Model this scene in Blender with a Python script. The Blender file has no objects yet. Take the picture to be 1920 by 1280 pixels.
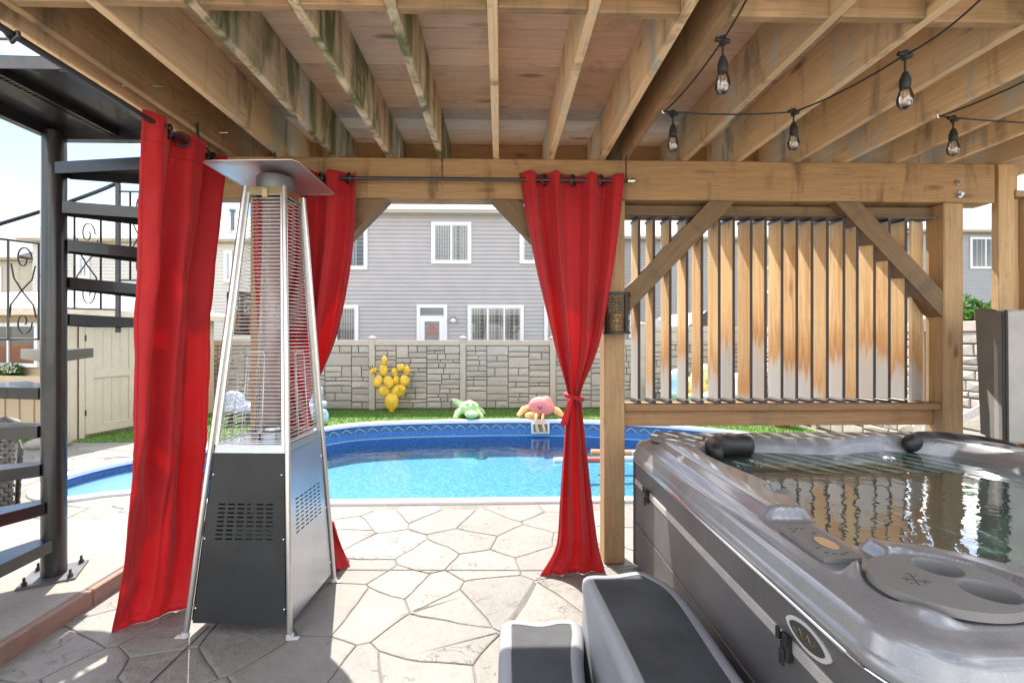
import bpy, bmesh, math, random
import numpy as np
from math import sin, cos, pi, radians, atan, atan2, sqrt, hypot
from mathutils import Vector, Matrix, noise as mnoise

random.seed(7)
scene = bpy.context.scene
C = scene.collection

# ------------------------------------------------------------------ camera, sky, sun, exposure
FPX, CAMH, HORIZ = 853.0, 1.55, 633.0          # focal length in photo pixels, eye height, horizon row
YAW = atan(22.0 / 853.0)
YS, YC = sin(YAW), cos(YAW)
cd = bpy.data.cameras.new('camera'); cam = bpy.data.objects.new('camera', cd); C.objects.link(cam)
cd.sensor_width = 36.0; cd.lens = 36.0 * FPX / 1920.0
cd.shift_y = -(640 - HORIZ) / 1920.0
cam.location = (0, 0, CAMH); cam.rotation_euler = (pi / 2, 0, -YAW)
cd.clip_start = 0.05; cd.clip_end = 500
scene.camera = cam

SUN_DIR = Vector((-0.272, 0.625, 1.0)).normalized()
world = bpy.data.worlds.new('World'); scene.world = world; world.use_nodes = True
wn = world.node_tree; wn.nodes.clear()
w_out = wn.nodes.new('ShaderNodeOutputWorld'); w_bg = wn.nodes.new('ShaderNodeBackground')
sky = wn.nodes.new('ShaderNodeTexSky'); sky.sky_type = 'NISHITA'; sky.sun_disc = False
sky.sun_elevation = math.asin(SUN_DIR.z); sky.sun_rotation = atan2(SUN_DIR.x, SUN_DIR.y) % (2 * pi)
sky.air_density = 1.0; sky.dust_density = 0.4; sky.ozone_density = 3.0
w_tc = wn.nodes.new('ShaderNodeTexCoord'); w_map = wn.nodes.new('ShaderNodeMapping'); w_map.inputs['Scale'].default_value = (1.2, 1.2, 3.2); w_map.inputs['Location'].default_value = (18.7, 9.9, 0)
w_ns = wn.nodes.new('ShaderNodeTexNoise'); w_ns.inputs['Scale'].default_value = 2.2; w_ns.inputs['Detail'].default_value = 6
w_rp = wn.nodes.new('ShaderNodeValToRGB'); w_rp.color_ramp.elements[0].position = 0.44; w_rp.color_ramp.elements[1].position = 0.62
w_rp.color_ramp.elements[1].color = (.9, .9, .9, 1)
w_mx = wn.nodes.new('ShaderNodeMix'); w_mx.data_type = 'RGBA'; w_mx.inputs[7].default_value = (15, 14.7, 14.2, 1)
wn.links.new(w_tc.outputs['Generated'], w_map.inputs[0]); wn.links.new(w_map.outputs[0], w_ns.inputs['Vector'])
wn.links.new(w_ns.outputs[0], w_rp.inputs[0]); wn.links.new(w_rp.outputs[0], w_mx.inputs[0])
wn.links.new(sky.outputs[0], w_mx.inputs[6]); wn.links.new(w_mx.outputs[2], w_bg.inputs[0])
w_bg.inputs[1].default_value = 0.056
wn.links.new(w_bg.outputs[0], w_out.inputs[0])

sl = bpy.data.lights.new('sun', 'SUN'); sl.energy = 2.0; sl.angle = radians(0.5); sl.color = (1.0, 0.95, 0.87)
sun = bpy.data.objects.new('sun', sl); C.objects.link(sun); sun.location = SUN_DIR * 30
sun.rotation_euler = SUN_DIR.to_track_quat('Z', 'Y').to_euler()
scene.view_settings.view_transform = 'Standard'; scene.view_settings.look = 'None'
scene.view_settings.gamma = 1.0; scene.view_settings.use_curve_mapping = False
scene.view_settings.exposure = 2.42
try:
    scene.cycles.max_bounces = 14; scene.cycles.diffuse_bounces = 7; scene.cycles.glossy_bounces = 5
    scene.cycles.transparent_max_bounces = 24; scene.cycles.caustics_reflective = False; scene.cycles.caustics_refractive = False
except Exception:
    pass

def at(px, py, Y):
    """photo pixel -> point of the vertical plane y = Y"""
    u = (px - 960) / FPX; v = (HORIZ - py) / FPX; t = Y / (YC - u * YS)
    return Vector((t * (YS + u * YC), Y, CAMH + t * v))
def gp(px, py, z=0.0):
    """photo pixel -> point of the horizontal plane at z"""
    u = (px - 960) / FPX; v = (HORIZ - py) / FPX; t = (z - CAMH) / v
    return Vector((t * (YS + u * YC), t * (YC - u * YS), z))

# ------------------------------------------------------------------ materials
MATS = {}
class NT:
    def __init__(s, name):
        s.m = bpy.data.materials.new(name); s.m.use_nodes = True; s.t = s.m.node_tree; s.t.nodes.clear()
        s.out = s.n('OutputMaterial')
    def n(s, typ, **kw):
        nd = s.t.nodes.new('ShaderNode' + typ)
        for k, v in kw.items(): setattr(nd, k, v)
        return nd
    def l(s, a, b): s.t.links.new(a, b)
    def setin(s, nd, key, v):
        if hasattr(v, 'is_output'): s.l(v, nd.inputs[key])
        else: nd.inputs[key].default_value = v
    def coords(s, scale=(1, 1, 1), kind='Object', rnd=True, rot=(0, 0, 0)):
        tc = s.n('TexCoord'); mp = s.n('Mapping'); mp.inputs['Scale'].default_value = scale; mp.inputs['Rotation'].default_value = rot
        src = tc.outputs[kind]
        if rnd:
            oi = s.n('ObjectInfo'); vm = s.n('VectorMath', operation='MULTIPLY_ADD')
            vm.inputs[1].default_value = (37.1, 17.3, 11.7)
            s.l(oi.outputs['Random'], vm.inputs[0]); s.l(src, vm.inputs[2]); src = vm.outputs[0]
        s.l(src, mp.inputs['Vector']); return mp.outputs[0]
    def noise(s, vec, scale=5, detail=4, rough=.55, dist=0.0):
        nd = s.n('TexNoise'); s.l(vec, nd.inputs['Vector'])
        nd.inputs['Scale'].default_value = scale; nd.inputs['Detail'].default_value = detail
        nd.inputs['Roughness'].default_value = rough; nd.inputs['Distortion'].default_value = dist
        return nd.outputs[0]
    def ramp(s, fac, stops):
        nd = s.n('ValToRGB'); e = nd.color_ramp.elements
        while len(e) < len(stops): e.new(0.5)
        for i, (p, c) in enumerate(stops):
            e[i].position = p
            if isinstance(c, (int, float)): c = (c, c, c)
            e[i].color = (c[0], c[1], c[2], 1)
        s.l(fac, nd.inputs[0]); return nd.outputs[0]
    def mix(s, fac, a, b, blend='MIX'):
        nd = s.n('Mix', data_type='RGBA', blend_type=blend)
        for k, v in ((0, fac), (6, a), (7, b)):
            if hasattr(v, 'is_output'): s.l(v, nd.inputs[k])
            elif k == 0: nd.inputs[0].default_value = v
            else: nd.inputs[k].default_value = (v[0], v[1], v[2], 1)
        return nd.outputs[2]
    def math(s, op, a, b=0.0, clamp=False):
        nd = s.n('Math', operation=op, use_clamp=clamp); s.setin(nd, 0, a); s.setin(nd, 1, b); return nd.outputs[0]
    def bump(s, h, strength=.3, dist=.01):
        nd = s.n('Bump'); s.l(h, nd.inputs['Height']); nd.inputs['Strength'].default_value = strength; nd.inputs['Distance'].default_value = dist
        return nd.outputs[0]
    def bsdf(s, color, rough=.5, metal=0.0, normal=None, **kw):
        nd = s.n('BsdfPrincipled')
        if hasattr(color, 'is_output'): s.l(color, nd.inputs['Base Color'])
        else: nd.inputs['Base Color'].default_value = (*color, 1)
        s.setin(nd, 'Roughness', rough); s.setin(nd, 'Metallic', metal)
        if normal is not None: s.l(normal, nd.inputs['Normal'])
        for k, v in kw.items(): s.setin(nd, k.replace('_', ' '), v)
        return nd.outputs[0]
    def done(s, sh): s.l(sh, s.out.inputs['Surface']); return s.m

def random_of(t):
    return t.n('ObjectInfo').outputs['Random']

def simple(name, col, rough=.5, metal=0.0, var=.12, scale=8, bump=.05, coat=0.0, **kw):
    t = NT(name); v = t.coords((1, 1, 1))
    n = t.noise(v, scale, 5); n2 = t.noise(v, scale * 9, 3)
    c = t.mix(t.ramp(n, [(.3, 0), (.7, 1)]), tuple(x * (1 - var) for x in col), tuple(min(1, x * (1 + var)) for x in col))
    return t.done(t.bsdf(c, t.math('MULTIPLY_ADD', n2, .2, ) if False else rough, metal, t.bump(n2, bump, .004), Coat_Weight=coat, **kw))

def wood(name, light, dark, stain=(.12, .10, .08), stain_amt=.4, green=0.0, pale=0.0, rough=.72, weather=False):
    """sawn timber: local X along the grain; knots, drip stains, algae"""
    t = NT(name); v = t.coords((1, 1, 1))
    m1 = t.n('Mapping'); m1.inputs['Scale'].default_value = (1.3, 16, 16); t.l(v, m1.inputs[0])
    g1 = t.noise(m1.outputs[0], 2.2, 6, .6, 1.2)
    m2 = t.n('Mapping'); m2.inputs['Scale'].default_value = (2.0, 70, 70); t.l(v, m2.inputs[0])
    g2 = t.noise(m2.outputs[0], 2.0, 4, .6, .3)
    col = t.mix(t.ramp(g1, [(.28, 0), (.72, 1)]), light, dark)
    col = t.mix(t.math('MULTIPLY', t.ramp(g2, [(.40, 1), (.62, 0)]), .35), col, tuple(x * .55 for x in dark))
    # per-piece tone
    rnd = random_of(t)
    hv = t.n('HueSaturation'); t.l(col, hv.inputs['Color']); t.l(t.math('MULTIPLY_ADD', rnd, .35, ), hv.inputs['Value'])
    nd = hv.inputs['Value'].links[0].from_node; nd.inputs[2].default_value = .82
    hv.inputs['Saturation'].default_value = 1.0; col = hv.outputs[0]
    # knots
    vo = t.n('TexVoronoi'); m3 = t.n('Mapping'); m3.inputs['Scale'].default_value = (2.3, 8.5, 8.5); t.l(v, m3.inputs[0]); t.l(m3.outputs[0], vo.inputs['Vector']); vo.inputs['Scale'].default_value = 1.0
    kn = t.math('MULTIPLY', t.ramp(vo.outputs['Distance'], [(.05, 1), (.13, .6), (.22, 0)]), t.ramp(t.noise(v, 2.3, 2), [(.47, 0), (.56, 1)]))
    col = t.mix(t.math('MULTIPLY', kn, .75), col, (.14, .065, .025))
    # drying checks: fine dark splits along the grain
    m7 = t.n('Mapping'); m7.inputs['Scale'].default_value = (.9, 26, 26); t.l(v, m7.inputs[0])
    ck = t.noise(m7.outputs[0], 1.8, 2, .5, .2); ck = t.ramp(t.math('ABSOLUTE', t.math('SUBTRACT', ck, .5)), [(.0, 1), (.010, 0)])
    ck = t.math('MULTIPLY', ck, t.ramp(t.noise(v, 1.7, 2), [(.50, 0), (.58, 1)]))
    col = t.mix(t.math('MULTIPLY', ck, .7), col, tuple(x * .22 for x in dark))
    # drip stains hanging down the side faces
    m4 = t.n('Mapping'); m4.inputs['Scale'].default_value = (4.0, 4.0, .9); t.l(v, m4.inputs[0])
    s1 = t.noise(m4.outputs[0], 1.6, 5, .6, .4)
    col = t.mix(t.math('MULTIPLY', t.ramp(s1, [(.54, 0), (.66, 1)]), stain_amt), col, stain)
    if pale:
        s3 = t.noise(m4.outputs[0], 1.1, 4, .6, .8)
        col = t.mix(t.math('MULTIPLY', t.ramp(s3, [(.55, 0), (.66, 1)]), pale), col, (.50, .52, .46))
    if green:
        m5 = t.n('Mapping'); m5.inputs['Scale'].default_value = (5.5, 5.5, 1.0); m5.inputs['Location'].default_value = (3.3, 0, 0); t.l(v, m5.inputs[0])
        s2 = t.noise(m5.outputs[0], 1.25, 6, .65, .5)
        col = t.mix(t.math('MULTIPLY', t.ramp(s2, [(.43, 0), (.60, 1)]), green), col, (.105, .13, .05))
    if weather:      # sun-bleached boards: grey towards the lower end, rusty tide mark above it (local X runs down the slat)
        tc = t.n('TexCoord'); sx = t.n('SeparateXYZ'); t.l(tc.outputs['Object'], sx.inputs[0])
        m6 = t.n('Mapping'); m6.inputs['Scale'].default_value = (1.2, 22, 22); t.l(v, m6.inputs[0])
        s4 = t.noise(m6.outputs[0], 1.5, 5, .6, .5)
        rw = t.n('TexWhiteNoise', noise_dimensions='1D'); t.l(rnd, rw.inputs['W']); r2 = rw.outputs['Value']
        edge = t.math('ADD', t.math('ADD', sx.outputs[0], .02), t.math('MULTIPLY', s4, .50))          # x in -.63 .. .63
        edge = t.math('ADD', edge, t.math('MULTIPLY', rnd, .45))
        streak = t.ramp(s4, [(.44, 0), (.62, 1)])
        col = t.mix(t.math('MULTIPLY', t.math('MULTIPLY', streak, r2), .75), col, (.50, .25, .09))
        col = t.mix(t.math('MULTIPLY', t.ramp(edge, [(.62, 0), (.88, .95), (.98, .15)]), t.math('MULTIPLY_ADD', r2, .6)), col, (.42, .19, .06))
        col = t.mix(t.math('MULTIPLY', t.ramp(edge, [(.86, 0), (1.12, 1)]), .88), col, (.44, .43, .42))
        tp = t.math('MULTIPLY', sx.outputs[0], -1.0)
        col = t.mix(t.math('MULTIPLY', t.ramp(t.math('ADD', tp, t.math('MULTIPLY', s4, .3)), [(.66, 0), (.84, 1)]), .5), col, (.52, .50, .47))
    nm = t.bump(t.math('ADD', g2, t.math('MULTIPLY', g1, .5)), .22, .004)
    return t.done(t.bsdf(col, rough, 0, nm, Specular_IOR_Level=.3))

M = {}
M['joist'] = wood('joist_wood', (.82, .63, .39), (.72, .51, .29), stain_amt=.6, pale=.75)
M['joist_green'] = wood('mossy_joist_wood', (.76, .61, .42), (.66, .50, .32), stain_amt=.6, green=.95, pale=.8)
M['joist_dark'] = wood('dark_joist_wood', (.48, .31, .17), (.34, .205, .11), stain=(.075, .06, .04), stain_amt=.7, green=.3)
M['beam'] = wood('beam_wood', (.52, .33, .165), (.40, .235, .105), stain=(.10, .06, .03), stain_amt=.65)
M['post'] = wood('post_wood', (.53, .35, .185), (.42, .26, .125), stain_amt=.15)
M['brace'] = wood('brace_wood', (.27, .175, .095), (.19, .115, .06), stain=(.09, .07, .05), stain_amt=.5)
M['rail'] = wood('rail_wood', (.42, .25, .13), (.32, .17, .08), stain_amt=.3)
M['slat'] = wood('slat_wood', (.80, .58, .32), (.70, .46, .22), stain_amt=.1, weather=True)
M['boardunder'] = wood('deck_board_composite', (.74, .54, .39), (.66, .46, .32), stain=(.16, .12, .10), stain_amt=.25, rough=.6)
M['dark_end'] = simple('shaded_slat_edge', (.05, .032, .026), .7)
M['black_steel'] = simple('black_painted_steel', (.016, .0165, .018), .32, 0, .3, 14, .08, coat=.3)
M['grey_steel'] = simple('grey_primed_steel', (.10, .10, .105), .45, .2, .3, 9, .08)
M['brushed'] = simple('brushed_steel_tube', (.62, .60, .57), .32, .9, .06, 20, .03)
M['wire'] = simple('bright_wire', (.78, .76, .73), .45, .45, .03)
M['reflector'] = simple('matt_reflector_aluminium', (.74, .73, .74), .38, .85, .05, 3, .02)
M['sheet'] = simple('brushed_sheet_steel', (.66, .67, .70), .20, 1.0, .05, 3, .015)
M['satin'] = simple('satin_sheet_steel', (.50, .53, .58), .27, 1.0, .08, 4, .02)
M['heater_black'] = simple('black_heater_panel', (.022, .0225, .023), .45, 0, .35, 3, .04, Specular_IOR_Level=.38)
M['burner'] = simple('burner_grey_metal', (.17, .17, .17), .5, .5)
M['brass'] = simple('heat_tinted_brass', (.42, .33, .17), .35, .9)
M['rod'] = simple('dark_curtain_rod', (.06, .058, .058), .35, .6)
M['rubber'] = simple('black_rubber', (.016, .016, .017), .55, 0, .3, 20, .2)
M['white_trim'] = simple('white_window_trim', (.80, .81, .82), .45, 0, .03)
M['coping'] = simple('white_pool_coping', (.78, .80, .82), .35, 0, .05)
M['beige_trim'] = simple('beige_trim', (.64, .54, .40), .5)
M['shed'] = simple('beige_shed_paint', (.56, .43, .27), .55, 0, .05)
M['shed_door'] = simple('cream_door_paint', (.56, .48, .36), .5, 0, .05)
M['siding1'] = simple('mauve_grey_siding', (.43, .415, .41), .55, 0, .05, 2)
M['siding2'] = simple('grey_siding', (.345, .35, .35), .55, 0, .05, 2)
M['siding3'] = simple('pale_cream_siding', (.66, .64, .58), .55, 0, .04, 2)
M['siding4'] = simple('warm_beige_siding', (.55, .50, .40), .55, 0, .04, 2)
M['fence'] = simple('taupe_fence_plastic', (.50, .415, .335), .55, 0, .08)
M['fence_back'] = simple('dark_fence_joint', (.16, .125, .10), .8)
M['concrete'] = None
M['dark_glass'] = None

def m_roof(name, col):
    t = NT(name); v = t.coords((1, 1, 1), rnd=False)
    br = t.n('TexBrick'); t.l(v, br.inputs['Vector']); br.inputs['Scale'].default_value = 1.0
    br.inputs['Brick Width'].default_value = .33; br.inputs['Row Height'].default_value = .14; br.inputs['Mortar Size'].default_value = .012
    br.inputs['Color1'].default_value = (*[c * .85 for c in col], 1); br.inputs['Color2'].default_value = (*[min(1, c * 1.15) for c in col], 1); br.inputs['Mortar'].default_value = (*[c * .6 for c in col], 1)
    n = t.noise(v, 9, 5)
    return t.done(t.bsdf(t.mix(.25, br.outputs[0], t.ramp(n, [(.3, tuple(c * .6 for c in col)), (.7, col)])), .85, 0, t.bump(n, .3, .01)))
M['roof'] = m_roof('grey_shingles', (.30, .29, .30)); M['roof_pale'] = m_roof('pale_shingles', (.50, .48, .47))

def m_stone(name, a, b, c3, sc=1.0, rough=.75, bstr=.5, crease=False):
    t = NT(name); v = t.coords((1, 1, 1))
    n1 = t.noise(v, 3.0 * sc, 6, .6, .4); n2 = t.noise(v, 22 * sc, 6, .65); n3 = t.noise(v, 90 * sc, 3)
    col = t.mix(t.ramp(n1, [(.3, 0), (.7, 1)]), a, b)
    col = t.mix(t.math('MULTIPLY', t.ramp(n2, [(.48, 0), (.72, 1)]), .5), col, c3)
    rnd = random_of(t); hv = t.n('HueSaturation'); t.l(col, hv.inputs['Color'])
    vl = t.n('Math', operation='MULTIPLY_ADD'); t.l(rnd, vl.inputs[0]); vl.inputs[1].default_value = .24; vl.inputs[2].default_value = .88; t.l(vl.outputs[0], hv.inputs['Value'])
    h = t.math('ADD', n2, t.math('MULTIPLY', n3, .3))
    if crease:      # stamped slate relief: low swells and broken chisel creases
        lo = t.noise(v, 7, 3, .5, .8); cr = t.noise(v, 4.2, 4, .55, 2.2)
        line = t.ramp(t.math('ABSOLUTE', t.math('SUBTRACT', cr, .52)), [(.0, 1), (.012, 0)])
        gate = t.ramp(t.noise(v, 3.1, 2), [(.53, 0), (.60, 1)])
        line = t.math('MULTIPLY', line, gate)
        h = t.math('SUBTRACT', t.math('ADD', h, t.math('MULTIPLY', lo, 1.6)), t.math('MULTIPLY', line, .8))
        dark = t.mix(t.math('MULTIPLY', line, .55), hv.outputs[0], (.09, .08, .07))
        return t.done(t.bsdf(dark, rough, 0, t.bump(h, bstr, .012), Specular_IOR_Level=.35))
    return t.done(t.bsdf(hv.outputs[0], rough, 0, t.bump(h, bstr, .012), Specular_IOR_Level=.35))
M['paver'] = m_stone('stamped_concrete', (.262, .242, .215), (.215, .199, .178), (.172, .16, .143), rough=.6, bstr=.55, crease=True)
M['joint'] = m_stone('stamped_joint', (.23, .205, .175), (.16, .14, .12), (.11, .095, .08))
M['bounce_concrete'] = m_stone('pale_bounce_concrete', (.50, .46, .40), (.44, .40, .35), (.38, .35, .30), bstr=.2)
M['joint_dark'] = simple('dark_sawn_joint', (.05, .045, .04), .9)
M['pad'] = m_stone('poured_concrete', (.33, .295, .25), (.285, .25, .215), (.23, .205, .18), rough=.7, bstr=.2)
M['brick'] = m_stone('red_pad_edge', (.27, .17, .135), (.215, .135, .105), (.16, .105, .085))
M['fstone'] = m_stone('moulded_fence_stone', (.49, .43, .355), (.42, .365, .30), (.33, .285, .23), sc=1.4)
M['fstone_pale'] = m_stone('moulded_fence_stone_pale', (.50, .445, .375), (.43, .38, .32), (.345, .30, .26), sc=1.2)
M['soil'] = m_stone('soil_base', (.18, .15, .10), (.12, .10, .07), (.09, .08, .05))

def m_cloth():
    t = NT('red_polyester'); v = t.coords((1, 1, 1), rnd=False)
    n = t.noise(v, 3.0, 5, .6, .5); n2 = t.noise(v, 260, 2); n3 = t.noise(v, 14, 4, .6, 1.5)
    col = t.mix(t.ramp(n, [(.3, 0), (.7, 1)]), (.54, .024, .028), (.46, .019, .024))
    nm = t.bump(t.math('ADD', t.math('MULTIPLY', n3, 1.0), t.math('MULTIPLY', n2, .12)), .38, .014)
    b = t.bsdf(col, .55, 0, nm, Specular_IOR_Level=.25, Sheen_Weight=.2)
    tr = t.n('BsdfTranslucent'); tr.inputs[0].default_value = (.85, .04, .035, 1)
    mx = t.n('MixShader'); mx.inputs[0].default_value = .30; t.l(b, mx.inputs[1]); t.l(tr.outputs[0], mx.inputs[2])
    return t.done(mx.outputs[0])
M['cloth'] = m_cloth()
M['thread'] = simple('dark_red_thread', (.30, .012, .015), .8)

def m_water(name, tint, wave=2.2, strength=.06, base=.02, ior=1.33, fine=14, turbid=0.0, body=(.3, .4, .36)):
    """still water: what lies below shows through, Fresnel reflection on top"""
    t = NT(name); v = t.coords((1, 1, 1), rnd=False)
    h = t.math('ADD', t.noise(v, wave, 3, .5, .8), t.math('MULTIPLY', t.noise(v, fine, 2, .5, .4), .16))
    nm = t.bump(h, strength, .12)
    fr = t.n('Fresnel'); fr.inputs[0].default_value = ior; t.l(nm, fr.inputs['Normal'])
    tr = t.n('BsdfTransparent'); tr.inputs[0].default_value = (*tint, 1)
    gl = t.n('BsdfGlossy'); gl.inputs['Roughness'].default_value = .015; t.l(nm, gl.inputs['Normal']); gl.inputs[0].default_value = (.95, .97, 1, 1)
    mx = t.n('MixShader'); t.l(t.math('ADD', fr.outputs[0], base, True), mx.inputs[0]); t.l(gl.outputs[0], mx.inputs[2])
    if turbid:                                     # slightly cloudy water
        df = t.n('BsdfDiffuse'); df.inputs[0].default_value = (*body, 1); m2 = t.n('MixShader'); m2.inputs[0].default_value = turbid
        t.l(tr.outputs[0], m2.inputs[1]); t.l(df.outputs[0], m2.inputs[2]); t.l(m2.outputs[0], mx.inputs[1])
    else: t.l(tr.outputs[0], mx.inputs[1])
    return t.done(mx.outputs[0])
M['pool_water'] = m_water('pool_water', (.70, .92, .98), 2.4, .10)
M['tub_water'] = m_water('tub_water', (.42, .64, .56), 3.2, .045, .20, 1.5, 22, .32, (.17, .27, .23))

def m_liner(name, a, b, c3, sc):
    t = NT(name); v = t.coords((1, 1, 1), rnd=False)
    vo = t.n('TexVoronoi'); t.l(v, vo.inputs['Vector']); vo.inputs['Scale'].default_value = sc
    n = t.noise(v, sc * .9, 4, .6)
    col = t.mix(t.ramp(n, [(.35, 0), (.65, 1)]), a, b)
    col = t.mix(t.ramp(vo.outputs['Distance'], [(.12, 1), (.34, 0)]), col, c3)
    return t.done(t.bsdf(col, .45))
M['liner_floor'] = m_liner('pebbled_pool_liner', (.06, .23, .39), (.10, .31, .49), (.31, .53, .62), 16)
M['liner_wall'] = m_liner('blue_pool_wall_liner', (.045, .15, .42), (.065, .20, .48), (.12, .30, .58), 26)
M['step_blue'] = simple('blue_pool_step', (.10, .24, .52), .3, 0, .08)
M['tile_dark'] = simple('teal_band', (.05, .13, .26), .3, 0, .3, 30)
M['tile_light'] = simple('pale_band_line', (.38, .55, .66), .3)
M['tile_blue'] = simple('deep_blue_bead', (.02, .06, .32), .3)

def m_glass(name, tint=(.9, .93, .95), refl=.12, ior=1.5):
    t = NT(name); fr = t.n('Fresnel'); fr.inputs[0].default_value = ior
    tr = t.n('BsdfTransparent'); tr.inputs[0].default_value = (*tint, 1); gl = t.n('BsdfGlossy'); gl.inputs['Roughness'].default_value = .02
    mx = t.n('MixShader'); t.l(t.math('ADD', fr.outputs[0], refl - .04, True), mx.inputs[0]); t.l(tr.outputs[0], mx.inputs[1]); t.l(gl.outputs[0], mx.inputs[2])
    return t.done(mx.outputs[0])
def m_tube():
    t = NT('hazy_quartz_tube'); tr = t.n('BsdfTransparent'); tr.inputs[0].default_value = (.93, .90, .89, 1)
    df = t.n('BsdfTranslucent'); df.inputs[0].default_value = (.85, .80, .79, 1); d2 = t.n('BsdfDiffuse'); d2.inputs[0].default_value = (.80, .76, .75, 1)
    gl = t.n('BsdfGlossy'); gl.inputs['Roughness'].default_value = .05
    a = t.n('MixShader'); a.inputs[0].default_value = .5; t.l(df.outputs[0], a.inputs[1]); t.l(d2.outputs[0], a.inputs[2])
    b = t.n('MixShader'); b.inputs[0].default_value = .22; t.l(tr.outputs[0], b.inputs[1]); t.l(a.outputs[0], b.inputs[2])
    c = t.n('MixShader'); c.inputs[0].default_value = .06; t.l(b.outputs[0], c.inputs[1]); t.l(gl.outputs[0], c.inputs[2]); return t.done(c.outputs[0])
M['tube_glass'] = m_tube()
M['bulb_glass'] = m_glass('clear_bulb_glass', (.97, .97, .97), .17, 1.5)
M['pane'] = m_glass('window_glass', (.78, .80, .80), .08, 1.35)
M['dark_in'] = simple('dim_interior', (.24, .243, .245), .8)
M['blind'] = simple('pale_vertical_blind', (.70, .69, .66), .6)

def m_shell():
    t = NT('silver_marbled_acrylic'); v = t.coords((1, 1, 1), rnd=False)
    n = t.noise(v, 5, 5, .6, 1.2); n2 = t.noise(v, 140, 2)
    col = t.mix(t.ramp(n, [(.3, 0), (.7, 1)]), (.275, .275, .28), (.205, .207, .213))
    col = t.mix(t.math('MULTIPLY', t.ramp(n2, [(.55, 0), (.7, 1)]), .25), col, (.42, .41, .41))
    return t.done(t.bsdf(col, .32, .25, None, Coat_Weight=1.0, Coat_Roughness=.13))
M['shell'] = m_shell()
M['tub_grey'] = simple('grey_moulded_plastic', (.19, .18, .17), .5, 0, .08, 6)
M['tub_panel'] = simple('espresso_side_panel', (.115, .108, .105), .48, 0, .25, 2.5, .12)
M['tub_strip'] = simple('taupe_trim_strip', (.45, .41, .375), .5)
M['chrome'] = simple('chrome', (.82, .83, .85), .10, 1.0, .02)
M['pillow'] = simple('black_spa_pillow', (.020, .017, .017), .42, 0, .2, 10, .1)
M['gold'] = simple('gold_lettering', (.45, .34, .12), .35, .8)
M['step_grey'] = simple('grey_step_plastic', (.28, .285, .30), .5, 0, .06, 5, .1)
M['step_mat'] = simple('charcoal_tread_mat', (.050, .053, .056), .75, 0, .35, 5, .35)
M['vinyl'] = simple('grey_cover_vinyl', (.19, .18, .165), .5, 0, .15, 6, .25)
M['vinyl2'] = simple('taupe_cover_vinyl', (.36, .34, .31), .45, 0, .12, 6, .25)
M['turf'] = m_stone('turf_base', (.14, .25, .05), (.10, .19, .035), (.07, .14, .025))
def m_leaf(name, a, b, tr=.35):
    t = NT(name); v = t.coords((1, 1, 1), rnd=False); n = t.noise(v, 9, 3)
    col = t.mix(t.ramp(n, [(.35, 0), (.65, 1)]), a, b); bs = t.bsdf(col, .6, Specular_IOR_Level=.2)
    x = t.n('BsdfTranslucent'); t.l(col, x.inputs[0]); mx = t.n('MixShader'); mx.inputs[0].default_value = tr
    t.l(bs, mx.inputs[1]); t.l(x.outputs[0], mx.inputs[2]); return t.done(mx.outputs[0])
M['grass'] = m_leaf('turf_blades', (.15, .27, .06), (.105, .205, .04), .3)
M['leaf'] = m_leaf('shrub_leaves', (.10, .22, .035), (.05, .12, .02))
M['leaf_fern'] = m_leaf('fern_leaves', (.08, .17, .04), (.04, .10, .03))
M['petal'] = m_leaf('white_petals', (.75, .76, .66), (.66, .72, .5), .2)
M['terracotta'] = simple('terracotta', (.52, .17, .08), .7)
M['cactus'] = simple('yellow_painted_metal', (.82, .48, .03), .4, .1, .25, 9, .1)
M['cactus_dark'] = simple('rusty_metal_bloom', (.10, .045, .03), .6)
M['plush_green'] = simple('pale_green_plush', (.44, .68, .30), .9, 0, .25, 12, .3)
M['plush_pale'] = simple('pale_yellow_plush', (.62, .72, .40), .9, 0, .2, 12, .3)
M['plush_pink'] = simple('coral_pink_plush', (.78, .25, .24), .9, 0, .15, 5, .2)
M['plush_orange'] = simple('orange_plush', (.82, .47, .20), .9, 0, .15, 9, .2)
M['plush_blue'] = simple('pale_blue_plush', (.42, .60, .72), .9, 0, .2, 9, .3)
M['float_yellow'] = simple('yellow_vinyl_float', (.80, .62, .16), .35)
M['float_white'] = simple('white_vinyl_float', (.78, .78, .80), .35)
M['float_lilac'] = simple('lilac_vinyl_float', (.48, .48, .74), .35)
M['float_blue'] = simple('sky_blue_vinyl_float', (.40, .66, .80), .35)
M['noodle_red'] = simple('red_foam', (.62, .17, .12), .8)
M['noodle_white'] = simple('white_foam', (.76, .74, .70), .8)
M['noodle_orange'] = simple('orange_foam', (.72, .34, .15), .8)
M['eye'] = simple('black_eye', (.01, .01, .01), .25)
M['wicker'] = simple('grey_brown_wicker', (.085, .072, .064), .6, 0, .35, 30, .2)
M['dark_frame'] = simple('dark_grey_frame', (.05, .052, .056), .5)
def m_toile():
    t = NT('blue_and_white_fabric'); v = t.coords((1, 1, 1), rnd=False)
    n = t.noise(v, 26, 5, .65, 1.5); col = t.ramp(n, [(.44, (.76, .78, .82)), (.50, (.13, .25, .60)), (.58, (.72, .76, .83))])
    return t.done(t.bsdf(col, .85))
M['toile'] = m_toile()
M['bronze'] = simple('dark_bronze', (.035, .028, .024), .42, .6, .3, 40)
M['amber'] = simple('amber_candle_glass', (.50, .27, .08), .25)
M['red_reflection'] = simple('red_reflection_colour', (.55, .03, .03), .7)

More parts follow.
